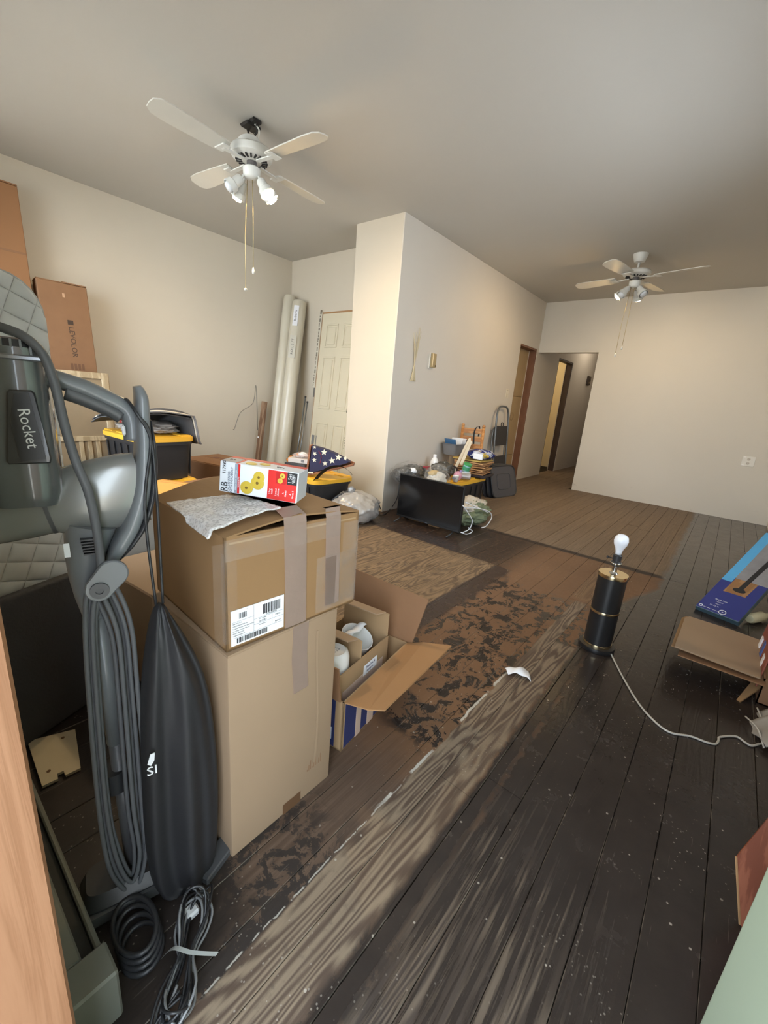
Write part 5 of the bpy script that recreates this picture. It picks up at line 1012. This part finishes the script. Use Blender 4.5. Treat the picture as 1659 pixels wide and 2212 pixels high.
# hidden support: carton behind the screen
t = thing('carton_behind_screen', 'brown carton standing behind the television under the bags', 'box', (-2.22, 3.36, 0), 0, 'cardboard boxes'); obj('body', B((-0.06, -0.20, 0), (0.17, 0.19, 0.30), 0.005), mCARD, t); obj('flap', B((-0.055, -0.195, 0.30), (0.165, 0.0, 0.305)), mCARD, t)
mTRASH = M('black_bin_liner', (56, 55, 54), 0.3, var=0.2, bump=0.6, bscale=14, coat=0.2); mFILM = clear_mat('clear_bin_bag', (206, 204, 198), 0.13, 0.1, 0.9, 12.0)
t = thing('dark_bin_bag', 'dark cloth in a clear bag lying beside the pillar edge', 'bag', (-2.375, 3.36, 0.306)); bm = nb(); blob(bm, (0, 0, 0.085), (0.155, 0.20, 0.10), 31, 0.18, 5, 1.9, 0.001, 0.10); obj('cloth', bm, mTRASH, t, True)
bm = nb(); blob(bm, (-0.02, -0.05, 0.10), (0.150, 0.19, 0.115), 33, 0.15, 4, 1.8, 0.0005, 0.06); obj('clear_film', bm, mFILM, t, True)
bm = nb(); blob(bm, (0.08, -0.10, 0.145), (0.04, 0.03, 0.025), 8, 0.4, 3, 3.0); obj('white_tag', bm, mPAPER, t, True)
t = thing('clear_bag_of_clothes', 'clear plastic bag holding yellow and white clothes', 'bag', (-2.085, 3.36, 0.306)); bm = nb(); blob(bm, (0, 0, 0.10), (0.11, 0.15, 0.135), 41, 0.16, 5, 2.0, 0.001, 0.08); obj('film', bm, mFILM, t, True)
bm = nb(); blob(bm, (0, 0.0, 0.075), (0.085, 0.12, 0.085), 43, 0.25, 4, 2.4, 0.004, 0.1); obj('clothes', bm, M('white_clothes', (206, 202, 192), 0.8, var=0.12, scale=14), t, True); bm = nb(); blob(bm, (-0.02, -0.03, 0.145), (0.04, 0.07, 0.03), 44, 0.3, 3, 2.6); obj('yellow_cloth', bm, M('yellow_clothes', (196, 168, 110), 0.8), t, True)
t = thing('small_bin_bag', 'smaller dark brown bag knotted beside the tote lid', 'bag', (-2.24, 3.71, 0.352)); bm = nb(); blob(bm, (0, 0, 0.075), (0.12, 0.10, 0.09), 51, 0.2, 5, 2.2, 0.001, 0.12); obj('sack', bm, M('brown_black_film', (74, 70, 62), 0.25, var=0.2, bump=0.5, bscale=16), t, True)
bm = nb(); blob(bm, (0.02, 0.0, 0.155), (0.02, 0.02, 0.025), 52, 0.4, 3, 3); obj('knot', bm, M('brown_black_film', (74, 70, 62), 0.25), t, True)
t = thing('bleach_bottle', 'white plastic bottle with dark label against the wall', 'bottle', (-2.42, 3.82, 0.352)); bm = nb(); loft(bm, [((0, 0, 0), 0.042, 0.03), ((0, 0, 0.01), 0.045, 0.032), ((0, 0, 0.13), 0.045, 0.032), ((0, 0, 0.165), 0.028, 0.024), ((0, 0, 0.18), 0.016, 0.016)], 24, 2.6); obj('body', bm, mCHINA, t, True, 40)
bm = nb(); lathe(bm, [(0.019, 0.178), (0.019, 0.205), (0.015, 0.21), (0, 0.21)], 16); obj('cap', bm, mPAPER, t, True, 40); obj('label', B((-0.012, -0.0335, 0.05), (0.03, -0.0315, 0.11)), M('bottle_label', (88, 90, 100), 0.5), t)
t = thing('glass_jar', 'small clear jar beside the white bottle', 'jar', (-2.33, 3.90, 0.352)); bm = nb(); lathe(bm, [(0.028, 0), (0.03, 0.01), (0.03, 0.09), (0.024, 0.1), (0.024, 0.11), (0, 0.11)], 18); obj('body', bm, clear_mat('jar_glass', (214, 208, 204), 0.35, 0.08, 0.1, 10), t, True, 40); bm = nb(); lathe(bm, [(0.026, 0.11), (0.026, 0.125), (0, 0.125)], 18); obj('lid', bm, mPAPER, t, True, 40)
t = thing('red_carton', 'small red carton tucked beside the white bottle', 'box', (-2.42, 3.68, 0.352), 0.3); obj('body', B((-0.03, -0.04, 0), (0.03, 0.04, 0.09), 0.002), M('red_card', (150, 42, 52), 0.5), t); obj('print_band', B((-0.025, -0.0408, 0.03), (0.025, -0.04, 0.06)), mPAPER, t)
t = thing('tape_ring', 'roll of tape with dark rim standing on the tote lid', 'tape roll', (-2.28, 3.99, 0.352), math.radians(40)); bm = nb(); lathe(bm, [(0.03, -0.022), (0.05, -0.022), (0.05, 0.022), (0.03, 0.022), (0.03, -0.022)], 28, T(0, 0, 0.05) @ rotm('X', 90)); obj('ring', bm, M('dark_tape', (62, 54, 56), 0.4), t, True, 40); bm = nb(); lathe(bm, [(0.026, -0.02), (0.03, -0.022), (0.03, 0.022), (0.026, 0.02), (0.026, -0.02)], 28, T(0, 0, 0.05) @ rotm('X', 90)); obj('core', bm, mPAPER, t, True, 40)
t = thing('cleaner_tub', 'green and white round tub tilted on the tote lid', 'tub', (-2.10, 3.93, 0.352)); bm = nb(); lathe(bm, [(0.036, 0), (0.04, 0.005), (0.042, 0.075), (0, 0.075)], 24, T(0, 0, 0.07) @ rotm('Y', 18)); obj('tub', bm, M('teal_label_tub', (150, 188, 196), 0.4), t, True, 40); bm = nb(); lathe(bm, [(0.045, 0.0), (0.045, 0.02), (0.035, 0.024), (0, 0.024)], 24, T(0, 0, 0.07) @ rotm('Y', 18) @ T(0, 0, 0.073)); obj('lid', bm, M('green_lid', (62, 150, 84), 0.4), t, True, 40)
bm = nb(); lathe(bm, [(0.0415, 0.02), (0.0425, 0.06)], 24, T(0, 0, 0.07) @ rotm('Y', 18)); obj('label_band', bm, M('green_label', (70, 150, 110), 0.4), t, True, 40); obj('tub_rest', B((-0.05, -0.035, 0), (0.05, 0.035, 0.066), 0.004), mPAPER, t)
t = thing('pink_pouch', 'glossy pink pouch on the tote lid near the front', 'pouch', (-2.065, 3.725, 0.352)); bm = nb(); blob(bm, (0, 0, 0.045), (0.04, 0.045, 0.05), 61, 0.14, 4, 2.0, 0.001); obj('pouch', bm, M('pink_film', (206, 150, 166), 0.25, var=0.2), t, True); bm = nb(); lathe(bm, [(0.014, 0), (0.014, 0.02), (0, 0.02)], 12, T(0.02, 0.02, 0.085)); obj('cap', bm, M('lilac_cap', (150, 130, 180), 0.4), t)
t = thing('spray_can', 'grey printed can lying on its side on the tote lid', 'can', (-2.05, 3.845, 0.352+0.0335), math.radians(-60)); bm = nb(); lathe(bm, [(0.028, -0.06), (0.033, -0.055), (0.033, 0.055), (0.028, 0.06)], 24, rotm('X', 90)); obj('can', bm, M('printed_can', (178, 172, 172), 0.3, 0.3, var=0.25, scale=18), t, True, 40)
bm = nb(); lathe(bm, [(0.02, 0.06), (0.022, 0.062), (0.022, 0.08), (0, 0.08)], 18, rotm('X', 90)); obj('cap', bm, mPAPER, t, True, 40)
bm = nb(); tube(bm, [(0.017*math.cos(k*PI/8), -0.081, 0.017*math.sin(k*PI/8)) for k in range(16)], 0.003, 5, True); obj('emblem', bm, mINK, t)
t = thing('clear_cup', 'crushed pale plastic tub at the end of the can', 'tub', (-2.04, 3.645, 0.352)); bm = nb(); lathe(bm, [(0.025, 0), (0.034, 0.06), (0.036, 0.062), (0.03, 0.06), (0.022, 0.004), (0, 0.004)], 18); obj('cup', bm, mCHINA, t, True); obj('band', B((-0.02, -0.037, 0.03), (0.02, -0.0335, 0.045)), mINKG, t)
# dark tray, paper sacks, bag, basket
t = thing('dark_tray', 'dark glossy tray under the stack of brown paper sacks', 'tray', (-2.16, 4.22, 0.352), math.radians(8)); bm = nb(); box(bm, (-0.19, -0.16, 0), (0.19, 0.17, 0.006)); 
for lo, hi in (((-0.19, -0.16, 0), (-0.18, 0.17, 0.028)), ((0.18, -0.16, 0), (0.19, 0.17, 0.028)), ((-0.18, -0.16, 0), (0.18, -0.15, 0.028)), ((-0.18, 0.16, 0), (0.18, 0.17, 0.028))): box(bm, lo, hi)
obj('tray', bm, M('tray_plum', (46, 42, 50), 0.3), t); obj('rim', B((0.188, -0.165, 0.024), (0.196, 0.175, 0.032), 0.002), mVK, t)
rr2 = random.Random(14); zz = 0.382
for i in range(7):
    t = thing('paper_sack', ('folded brown paper sack, bottom of the pile on the tray', 'folded brown paper sack, second from the bottom', 'folded brown paper sack, third from the bottom', 'folded brown paper sack in the middle of the pile', 'folded brown paper sack, third from the top', 'folded brown paper sack, second from the top', 'yellowish paper sack, topmost of the pile')[i], 'paper sack', (-2.16+rr2.uniform(-0.015, 0.015), 4.22+rr2.uniform(-0.015, 0.015), zz), math.radians(8+rr2.uniform(-9, 9)), 'folded paper sacks')
    m_ = M('paper_sack_%d' % (i % 3), ((172, 128, 84), (156, 114, 76), (184, 142, 96))[i % 3], 0.8, var=0.08) if i < 6 else M('yellow_sack', (186, 156, 82), 0.7, var=0.1)
    bm = nb(); a1 = rr2.uniform(0, 6); sheet(bm, lambda u, v: (-0.17+0.34*u, -0.15+0.30*v, 0.015+0.002*math.sin(u*6+a1)+0.002*math.sin(v*5+a1)), 8, 8, 0.014); obj('sack', bm, m_, t, True, 30)
    obj('fold_line', B((0.1705, -0.14, 0.004), (0.1715, 0.14, 0.006)), mCARDD, t); zz += 0.0225
t = thing('blue_bag', 'blue and white printed plastic bag on the paper sacks', 'bag', (-2.11, 4.26, zz+0.001)); bm = nb(); blob(bm, (0, 0, 0.045), (0.14, 0.20, 0.055), 71, 0.16, 5, 2.2, 0.001, 0.08)
g = G('blue_print_film'); v = g.obj(); nB = g.noise(v, 9.0, 3, 0.5, 1.2); c_ = g.mix(g.st(nB, 0.50, 0.53), lin((36, 52, 124)), lin((206, 210, 222))); c_ = g.mix(g.st(g.noise(v, 6.0, 2), 0.62, 0.64), c_, lin((206, 176, 70))); g.set('Base Color', c_); g.set('Roughness', 0.25)
obj('bag', bm, g.m, t, True); obj('white_panel', B((0.02, -0.215, 0.01), (0.13, -0.20, 0.07), 0.004), mPAPER, t)
t = thing('grey_basin', 'grey plastic basin of papers tilted against the wall', 'basin', (-2.42, 4.22, zz+0.004), math.radians(90)); bm = nb(); loft(bm, [((0, 0, 0), 0.13, 0.085), ((0, 0, 0.12), 0.155, 0.10), ((0, 0, 0.123), 0.168, 0.112), ((0, 0, 0.127), 0.168, 0.112), ((0, 0, 0.125), 0.15, 0.096), ((0, 0, 0.008), 0.125, 0.08)], 32, 4.5); obj('basin', bm, M('grey_basin_plastic', (118, 118, 120), 0.5), t, True, 40)
for i, (dx_, rx_, m_) in enumerate(((-0.07, -24, M('blue_booklet', (70, 110, 150), 0.4, var=0.2)), (-0.01, 18, mPAPER), (0.06, 24, mPAPER), (0.10, 34, M('dark_booklet', (60, 56, 56), 0.5)))): bm = nb(); box(bm, (-0.003, -0.07, 0), (0.003, 0.07, 0.15), 0, T(dx_, 0, 0.04) @ rotm('Y', rx_)); obj('booklet', bm, m_, t)
for i, (x0, y0, x1, y1, lab_) in enumerate(((1014, 950, 985, 1008, 'pale flat wooden stake leaning left over the pile'), (1016, 956, 996, 1004, 'pale flat wooden stake leaning nearer the paper sacks'))):
    a, b = ony(x0, y0, 4.02), ony(x1, y1, 3.93-0.0*i); b.z = max(b.z, 0.356); t = thing('wooden_stake', lab_, 'wood stake', b, 0, 'wooden stakes'); bm = nb(); d_ = (a-b); L_ = d_.length; d_.normalize(); n_ = Vector((0.6, -0.8, 0.1)); s_ = d_.cross(n_).normalized(); n_ = s_.cross(d_); box(bm, (-0.016, -0.004, 0), (0.016, 0.004, L_), 0.001, axes((0, 0, 0), s_, n_, d_)); obj('stake', bm, M('pale_pine_stake', (216, 200, 172), 0.7), t)
    bm = nb(); prism(bm, [(-0.016, 0), (0.016, 0), (0.006, 0.02), (-0.006, 0.02)], -0.004, 0.004, axes(d_*L_, s_, n_, d_)); obj('tip', bm, M('pale_pine_stake', (216, 200, 172), 0.7), t)
# small wooden stool on its side
t = thing('wooden_stool', 'small honey-coloured wooden stool upturned behind the pile', 'stool', (-2.37, 4.50, 0), math.radians(20)); mHON = wood('honey_pine', (176, 118, 66), (206, 150, 92), 0.5, 1.5, 8, 8, 2)
for k in (-1, 1):
    bm = nb(); tube(bm, [(k*0.125, 0, 0.0), (k*0.12, 0, 0.86)], 0.018, 14); obj('post', bm, mHON, t, True); bm = nb(); lathe(bm, [(0.018, 0), (0.02, 0.01), (0.014, 0.024), (0, 0.028)], 14, T(k*0.12, 0, 0.86)); obj('finial', bm, mHON, t, True)
for z0 in (0.30, 0.45, 0.60, 0.69, 0.78): obj('slat', B((-0.115, -0.008, z0), (0.115, 0.008, z0+0.06), 0.004), mHON, t)
bm = nb(); strip(bm, spline([(0.03, -0.012, 0.66), (0.02, -0.015, 0.78), (0.035, -0.012, 0.85), (0.07, 0.0, 0.86), (0.07, 0.02, 0.75)]), (1, 0.2, 0.3), 0.018, 0.003); obj('strap', bm, mVK, t)
# dark lids leaning
mLID = M('dark_grey_lid', (72, 72, 78), 0.4, var=0.06)
for i, (xo, lab_) in enumerate(((0.0, 'dark grey plastic bin lid leaning in front of the others'), (-0.055, 'dark bin lid, middle of three leaning together'), (-0.105, 'dark bin lid, rearmost of three leaning together'))):
    t = thing('bin_lid', lab_, 'lid', (-2.09+xo, 5.07-0.03*i, 0.0), 0, 'leaning bin lids', (0, math.radians(-16+2*i), math.radians(-11)))
    pts = []
    for k in range(32): th = 2*PI*k/32; pts.append((0.255*math.copysign(abs(math.cos(th))**0.35, math.cos(th)), 0.20+0.20*math.copysign(abs(math.sin(th))**0.35, math.sin(th))))
    bm = nb(); prism(bm, pts, 0.0, 0.014, rotm('Z', 90), 0.004); pl_ = obj('panel', bm, mLID, t, True, 40)
    bm = nb(); tube(bm, [Matrix.Rotation(PI/2, 3, 'Z') @ Vector((p[0], 0.004, p[1])) for p in pts], 0.012, 6, True); obj('rim', bm, mVK, t, True)
    if i == 0: bm = nb(); tube(bm, [Matrix.Rotation(PI/2, 3, 'Z') @ Vector((p[0]*0.55, -0.002, 0.20+(p[1]-0.20)*0.5)) for p in pts], 0.004, 5, True); obj('inset_ridge', bm, mLID, pl_, True)
# folded step ladder
t = thing('step_ladder', 'folded grey step ladder leaning on the wall by the boarded doorway', 'step ladder', (-2.40, 5.50, 0), 0, None, (0, math.radians(-4.5), 0)); mLAD = M('grey_ladder_steel', (112, 116, 118), 0.35, 0.5)
bm = nb(); tube(bm, spline([(0, -0.20, 0.0), (0, -0.20, 0.5), (0, -0.185, 0.95), (0, -0.15, 1.07), (0, -0.08, 1.115), (0, 0.08, 1.115), (0, 0.15, 1.07), (0, 0.185, 0.95), (0, 0.20, 0.5), (0, 0.20, 0.0)], 5), 0.013, 10); obj('front_frame', bm, mLAD, t, True)
bm = nb(); tube(bm, spline([(-0.045, -0.215, 0.0), (-0.04, -0.21, 0.6), (-0.035, -0.19, 0.80), (-0.035, -0.12, 0.84), (-0.035, 0.12, 0.84), (-0.035, 0.19, 0.80), (-0.04, 0.21, 0.6), (-0.045, 0.215, 0.0)], 5), 0.010, 10); obj('rear_frame', bm, mLAD, t, True)
for z0, z1 in ((0.60, 0.86), (0.26, 0.46), (0.04, 0.20)): obj('step', B((-0.02, -0.165, z0), (0.008, 0.165, z1), 0.006), M('black_tread', (54, 52, 52), 0.7), t)
bm = nb(); tube(bm, spline([(0, -0.03, 0.86), (0, -0.025, 0.90), (0, 0.025, 0.90), (0, 0.03, 0.86)]), 0.006, 8); obj('catch_handle', bm, mVK, t, True)
for k in (-0.2, 0.2): bm = nb(); lathe(bm, [(0.017, 0), (0.017, 0.03), (0.014, 0.034), (0, 0.034)], 12, T(0, k, 0.0)); obj('rubber_foot', bm, mVK, t)
# green sheets with white cord
t = thing('cloth_bundle', 'sage green and white sheets bundled beside the television', 'cloth bundle', (-1.82, 3.52, 0)); bm = nb(); blob(bm, (0.0, 0.08, 0.09), (0.17, 0.30, 0.125), 81, 0.20, 5, 2.6, 0.002, 0.16); obj('green_sheet', bm, M('sage_cloth', (116, 126, 98), 0.85, var=0.15, bump=0.5, bscale=12), t, True)
bm = nb(); blob(bm, (-0.03, 0.08, 0.15), (0.14, 0.27, 0.09), 83, 0.22, 5, 2.4, None, 0.12); obj('white_sheet', bm, M('offwhite_cloth', (200, 192, 178), 0.85, var=0.08, bump=0.4, bscale=12), t, True)
for i in range(4):
    pth = [[(1000, 1092), (1012, 1110), (1020, 1125), (1014, 1142), (1000, 1150)], [(1002, 1096), (1030, 1098), (1056, 1105), (1062, 1118), (1050, 1138), (1040, 1140)], [(996, 1150), (1008, 1154), (1020, 1148), (1012, 1140)], [(1005, 1085), (1040, 1100), (1055, 1108)]][i]
    yy = (3.30, 3.62, 3.22, 3.55)[i]; bm = nb(); pp = []
    for (px_, py_) in pth:
        p = onx(px_, py_, (-1.60, -1.62, -1.60, -1.63)[i]); p.z = max(0.006, p.z); pp.append(p-Vector((-1.82, 3.52, 0)))
    tube(bm, spline(pp, 6), 0.0048, 7); obj('white_cord', bm, mPAPER, t, True)
t = thing('green_garment', 'rolled green garment peeking over the television edge', 'cloth', (-1.93, 3.215, 0.0)); bm = nb(); blob(bm, (0, 0, 0.32), (0.10, 0.085, 0.085), 91, 0.15, 4, 2.0, None, 0.08); obj('garment', bm, M('olive_cloth', (112, 126, 92), 0.85, var=0.15), t, True); obj('carton_under', B((-0.06, -0.07, 0), (0.06, 0.07, 0.27), 0.004), mCARD, t)

# ================================================================== LAMP
mLB = M('satin_black_lamp', (28, 28, 29), 0.35, var=0.03); mLG = M('polished_brass_lamp', (224, 206, 168), 0.2, 1.0, var=0.04); mCHR = M('chrome', (200, 200, 198), 0.12, 1.0, var=0.02)
t = thing('table_lamp', 'black cylinder table lamp with brass bands and bare bulb on the floor', 'lamp', (-0.293, 2.126, 0))
bm = nb(); lathe(bm, [(0.0, 0), (0.08, 0), (0.082, 0.008), (0.08, 0.02), (0.066, 0.022), (0, 0.022)], 40); obj('base', bm, mLB, t, True, 40)
bm = nb(); lathe(bm, [(0.062, 0.03), (0.062, 0.385)], 40); obj('column', bm, mLB, t, True, 40)
for z0, z1 in ((0.021, 0.034), (0.195, 0.207), (0.375, 0.392)): bm = nb(); lathe(bm, [(0.0, z0), (0.0635, z0), (0.0645, (z0+z1)/2), (0.0635, z1), (0, z1)], 40); obj('brass_band', bm, mLG, t, True, 40)
bm = nb(); lathe(bm, [(0.02, 0.392), (0.012, 0.40), (0.011, 0.435), (0, 0.435)], 20); obj('stem', bm, mCHR, t, True, 40)
bm = nb(); lathe(bm, [(0.018, 0.43), (0.022, 0.436), (0.022, 0.448), (0.018, 0.452), (0.019, 0.482), (0.015, 0.487), (0, 0.487)], 20); so_ = obj('socket', bm, mVK, t, True, 40)
bm = nb(); tube(bm, [(0, 0, 0.46), (-0.034, -0.006, 0.464)], 0.003, 6); lathe(bm, [(0, 0), (0.006, 0.002), (0.006, 0.008), (0, 0.01)], 10, T(-0.034, -0.006, 0.464) @ rotm('Y', -90)); obj('switch_knob', bm, mVK, so_)
bm = nb(); lathe(bm, [(0.0235, 0.439), (0.0245, 0.447)], 20); obj('socket_ring', bm, mCHR, so_, True)
bm = nb(); lathe(bm, [(0.013, 0.486), (0.014, 0.50), (0.018, 0.515), (0.028, 0.535), (0.031, 0.552), (0.027, 0.571), (0.016, 0.581), (0, 0.584)], 28); obj('light_bulb', bm, M('frosted_bulb', (226, 230, 238), 0.25, var=0.01), t, True)
pc = [fl(1316, 1405, 0.008)] + [fl(x, y, 0.0045) for x, y in ((1326, 1425), (1345, 1462), (1380, 1520), (1418, 1562), (1450, 1583), (1490, 1590), (1525, 1603), (1545, 1607), (1552, 1600), (1556, 1592), (1590, 1591), (1610, 1604), (1625, 1611), (1650, 1606), (1700, 1612))]
bm = nb(); tube(bm, spline([p-Vector((-0.293, 2.126, 0)) for p in pc], 5), 0.0038, 8); obj('power_cord', bm, M('clear_grey_cord', (176, 172, 164), 0.3), t, True)
# tissue on the boards
c_ = fl(1118, 1458); t = thing('paper_scrap', 'white crumpled tissue on the bare floorboards', 'paper', (c_.x, c_.y, 0)); q4 = [fl(1090, 1446)-c_, fl(1098, 1458)-c_, fl(1146, 1474)-c_, fl(1142, 1452)-c_]
bm = nb(); sheet(bm, lambda u, v: (q4[0].lerp(q4[3], u)).lerp(q4[1].lerp(q4[2], u), v) + Vector((0, 0.008*math.sin(u*PI), 0.005+0.02*math.sin(u*PI)*math.sin(v*2.2+0.4)+0.004*math.sin(u*11+v*5))), 14, 8, 0.0012); obj('tissue', bm, mPAPER, t, True)

# ================================================================== RIGHT-HAND WALL
mPRD = M('navy_product_card', (54, 62, 130), 0.3, var=0.05, scale=4)
P1 = Vector((0.25, 2.975, 0.004)); u_ = Vector((0.299, 0.843, 0.447)).normalized(); P0 = Vector((0.046, 3.061, 0.004)); e_ = (P1-P0); EW = e_.length; e_.normalize(); e_ = (e_-u_*e_.dot(u_)).normalized(); n_ = e_.cross(u_).normalized()
if n_.z < 0: n_ = -n_
TH = 0.034; base = P0 + n_*0.0
t = thing('product_box', 'long navy blue product box with picture, leaning along the right wall', 'box'); t.matrix_world = axes(base+Vector((0, 0, TH*0.62))-n_*0.0, e_, u_, n_)
LB = 0.88
obj('carton', B((0, 0, -TH), (EW, LB, 0), 0.002), M('product_side_teal', (64, 88, 100), 0.4, var=0.1), t); obj('front_print', B((0.002, 0.003, 0), (EW-0.002, LB-0.003, 0.0008)), mPRD, t)
obj('sky_band', B((0.002, 0.30, 0.0008), (0.055, LB-0.003, 0.0014)), M('light_blue_print', (92, 174, 226), 0.3), t)
ph = nb(); v4 = [ph.verts.new(p) for p in ((0.055, 0.20, 0.0012), (0.165, 0.205, 0.0012), (0.175, 0.37, 0.0012), (0.06, 0.36, 0.0012))]; ph.faces.new(v4); bmesh.ops.solidify(ph, geom=ph.faces[:], thickness=0.0006); obj('desk_picture', ph, wood('printed_oak', (196, 150, 104), (216, 174, 130), 0.4, 10, 2, 1, 2), t)
obj('grey_picture', B((0.055, 0.345, 0.0008), (EW-0.004, LB-0.01, 0.0013)), M('grey_photo_print', (142, 142, 146), 0.35, var=0.3, scale=14), t)
bm = nb(); prism(bm, [(0.105, 0.24), (0.13, 0.235), (0.15, 0.60), (0.125, 0.60)], 0.0, 0.0006, axes((0, 0, 0.0015), (1, 0, 0), (0, 0, 1), (0, 1, 0))); obj('pole_picture', bm, mVK, t)
bm = nb(); lathe(bm, [(0.032, 0), (0.032, 0.0006), (0, 0.0007)], 24, T(0.118, 0.245, 0.002), 1.0, 0.6); obj('flange_picture', bm, mVK, t)
bm = nb(); tube(bm, [(0.02+0.008*math.cos(k*PI/8), 0.022+0.008*math.sin(k*PI/8), 0.0012) for k in range(16)], 0.002, 5, True); obj('emblem', bm, mPAPER, t)
bm = nb(); tube(bm, [(0.13+0.017*math.cos(k*PI/10), 0.025+0.017*math.sin(k*PI/10), 0.0012) for k in range(20)], 0.002, 5, True); em = obj('emblem', bm, mPAPER, t); text('lettering', '*', 0.02, T(0.13, 0.022, 0.0014), mPAPER, t)
for i, (x_, y_, s_) in enumerate(((0.085, 0.115, 0.5), (0.085, 0.095, 0.4), (0.085, 0.075, 0.35), (0.075, 0.055, 0.5))): text('lettering', ('Single Arm', 'Monitor', 'Mount', '13-32 in')[i], 0.018*s_*1.6, T(x_, y_, 0.0012), mPAPER, t, 0.0002)
text('lettering', 'desk clamp  |  full motion', 0.008, T(0.075, 0.02, 0.0012), mPAPER, t, 0.0002)
t = thing('cream_bottle', 'cream plastic bottle lying on the floor behind the navy box', 'bottle', (0.33, 3.14, 0.0), math.radians(60)); bm = nb(); lathe(bm, [(0, 0), (0.022, 0.002), (0.028, 0.012), (0.03, 0.12), (0.014, 0.15), (0.013, 0.17), (0, 0.17)], 20, T(-0.06, 0, 0.031) @ rotm('Y', 90)); obj('body', bm, M('cream_plastic', (206, 198, 164), 0.4), t, True, 40); bm = nb(); lathe(bm, [(0.016, 0), (0.016, 0.02), (0, 0.02)], 16, T(0.11, 0, 0.031) @ rotm('Y', 90)); obj('cap', bm, M('cream_cap', (190, 184, 150), 0.4), t, True, 40)
# collapsed carton with flaps
t = thing('collapsed_carton', 'collapsed kraft carton with splayed flaps and red print by the right wall', 'box', (0.40, 2.37, 0)); o_ = Vector((0.40, 2.37, 0))
bm = nb(); walls(bm, -0.085, 0.115, -0.19, 0.21, 0.0, 0.115, 0.005); obj('body', bm, mCARDD, t)
Q = [Vector((0.004, 2.145, 0.135)), Vector((0.300, 2.150, 0.125)), Vector((0.330, 2.575, 0.120)), Vector((0.20, 2.585, 0.125)), Vector((0.03, 2.560, 0.135)), Vector((0.012, 2.52, 0.135))]
bm = nb(); poly3(bm, [p-o_ for p in Q], 0.005); obj('top_flap', bm, mCARD2, t); bm = nb(); poly3(bm, [p-o_+Vector((-0.012, 0.02, -0.012)) for p in Q], 0.004); obj('under_flap', bm, mCARD, t)
bm = nb(); poly3(bm, [p-o_+Vector((0.02, -0.012, -0.020-0.01*(i in (0, 4, 5)))) for i, p in enumerate(Q)], 0.004); obj('under_flap', bm, mCARDD, t)
bm = nb(); poly3(bm, [Vector((0.252, 2.135, 0.003))-o_, Vector((0.262, 2.125, 0.003))-o_, Vector((0.41, 2.33, 0.16))-o_, Vector((0.37, 2.37, 0.17))-o_, Vector((0.31, 2.28, 0.10))-o_], 0.006); obj('hanging_flap', bm, mCARD, t)
bm = nb(); poly3(bm, [Vector((-0.100, -0.17, 0.06)), Vector((-0.095, 0.19, 0.06)), Vector((-0.075, 0.20, 0.30)), Vector((-0.085, -0.16, 0.30))][::-1], 0.005); rp_ = obj('printed_flap', bm, M('red_brown_printed_card', (142, 78, 60), 0.5, var=0.1), t)
for i in range(3):
    bm = nb(); box(bm, (-0.0975, -0.10+0.10*i, 0.12), (-0.0925, -0.06+0.10*i, 0.17+0.02*(i % 2)), 0, None); bmesh.ops.rotate(bm, cent=(-0.098, 0, 0.06), matrix=Matrix.Rotation(math.radians(4.0), 3, 'Y'), verts=bm.verts); bmesh.ops.translate(bm, vec=(-0.004, 0, 0), verts=bm.verts); obj('print_block', bm, (mPAPER, M('blue_print', (70, 96, 156), 0.5), mPAPER)[i], rp_)
# grey felt sheets
mFELT = M('grey_felt', (150, 146, 140), 0.9, var=0.05)
for i, (x0, y0, dz_, lab_) in enumerate(((0.385, 2.02, 0.14, 'grey felt sheet hanging over beside the carton'), (0.36, 1.93, 0.11, 'grey felt sheet with curled lower edge nearest the cord'))):
    t = thing('felt_sheet', lab_, 'felt sheet', (x0, y0, 0), math.radians(20+10*i), 'felt sheets')
    bm = nb(); sheet(bm, lambda u, v: (-0.07+0.22*u+0.03*v*(1-u), -0.06+0.16*v, 0.004+dz_*(u**1.2)*(0.8+0.3*v)+0.03*math.sin(v*4+i)*(1-u)*(0.3+i*0.4)+0.015*abs(math.sin(u*5))), 14, 12, 0.004); obj('felt', bm, mFELT, t, True)
    bm = nb(); tube(bm, spline([(-0.065, -0.05, 0.008), (-0.05, 0.02, 0.012+0.02*i), (-0.04, 0.10, 0.02)]), 0.003, 5); obj('frayed_edge', bm, M('felt_edge', (184, 180, 172), 0.9), t, True)
# reddish board in the doorway corner
rf = Fr((0.30, 1.085, 0), math.radians(-15))
t = thing('reddish_board', 'reddish brown wooden board standing behind the green door', 'board', rf.o, rf.rz)
rp4 = [(rf.xz(1587, 2022)[0], 0.001), rf.xz(1590, 1850), rf.xz(1659, 1768), rf.xz(1730, 1700), (rf.xz(1730, 2022)[0], 0.001)]
bm = nb(); prism(bm, rp4, 0.0, 0.02, None, 0.002); obj('board', bm, wood('reddish_mahogany', (120, 66, 46), (150, 90, 66), 0.4, 8, 8, 1.5, 2), t)
bm = nb(); tube(bm, [(rp4[0][0], 0.0, rp4[0][1]+0.004), (rp4[1][0], 0.0, rp4[1][1])], 0.0025, 6); obj('worn_edge', bm, M('raw_wood_edge', (170, 132, 92), 0.7), t)

flush_text()
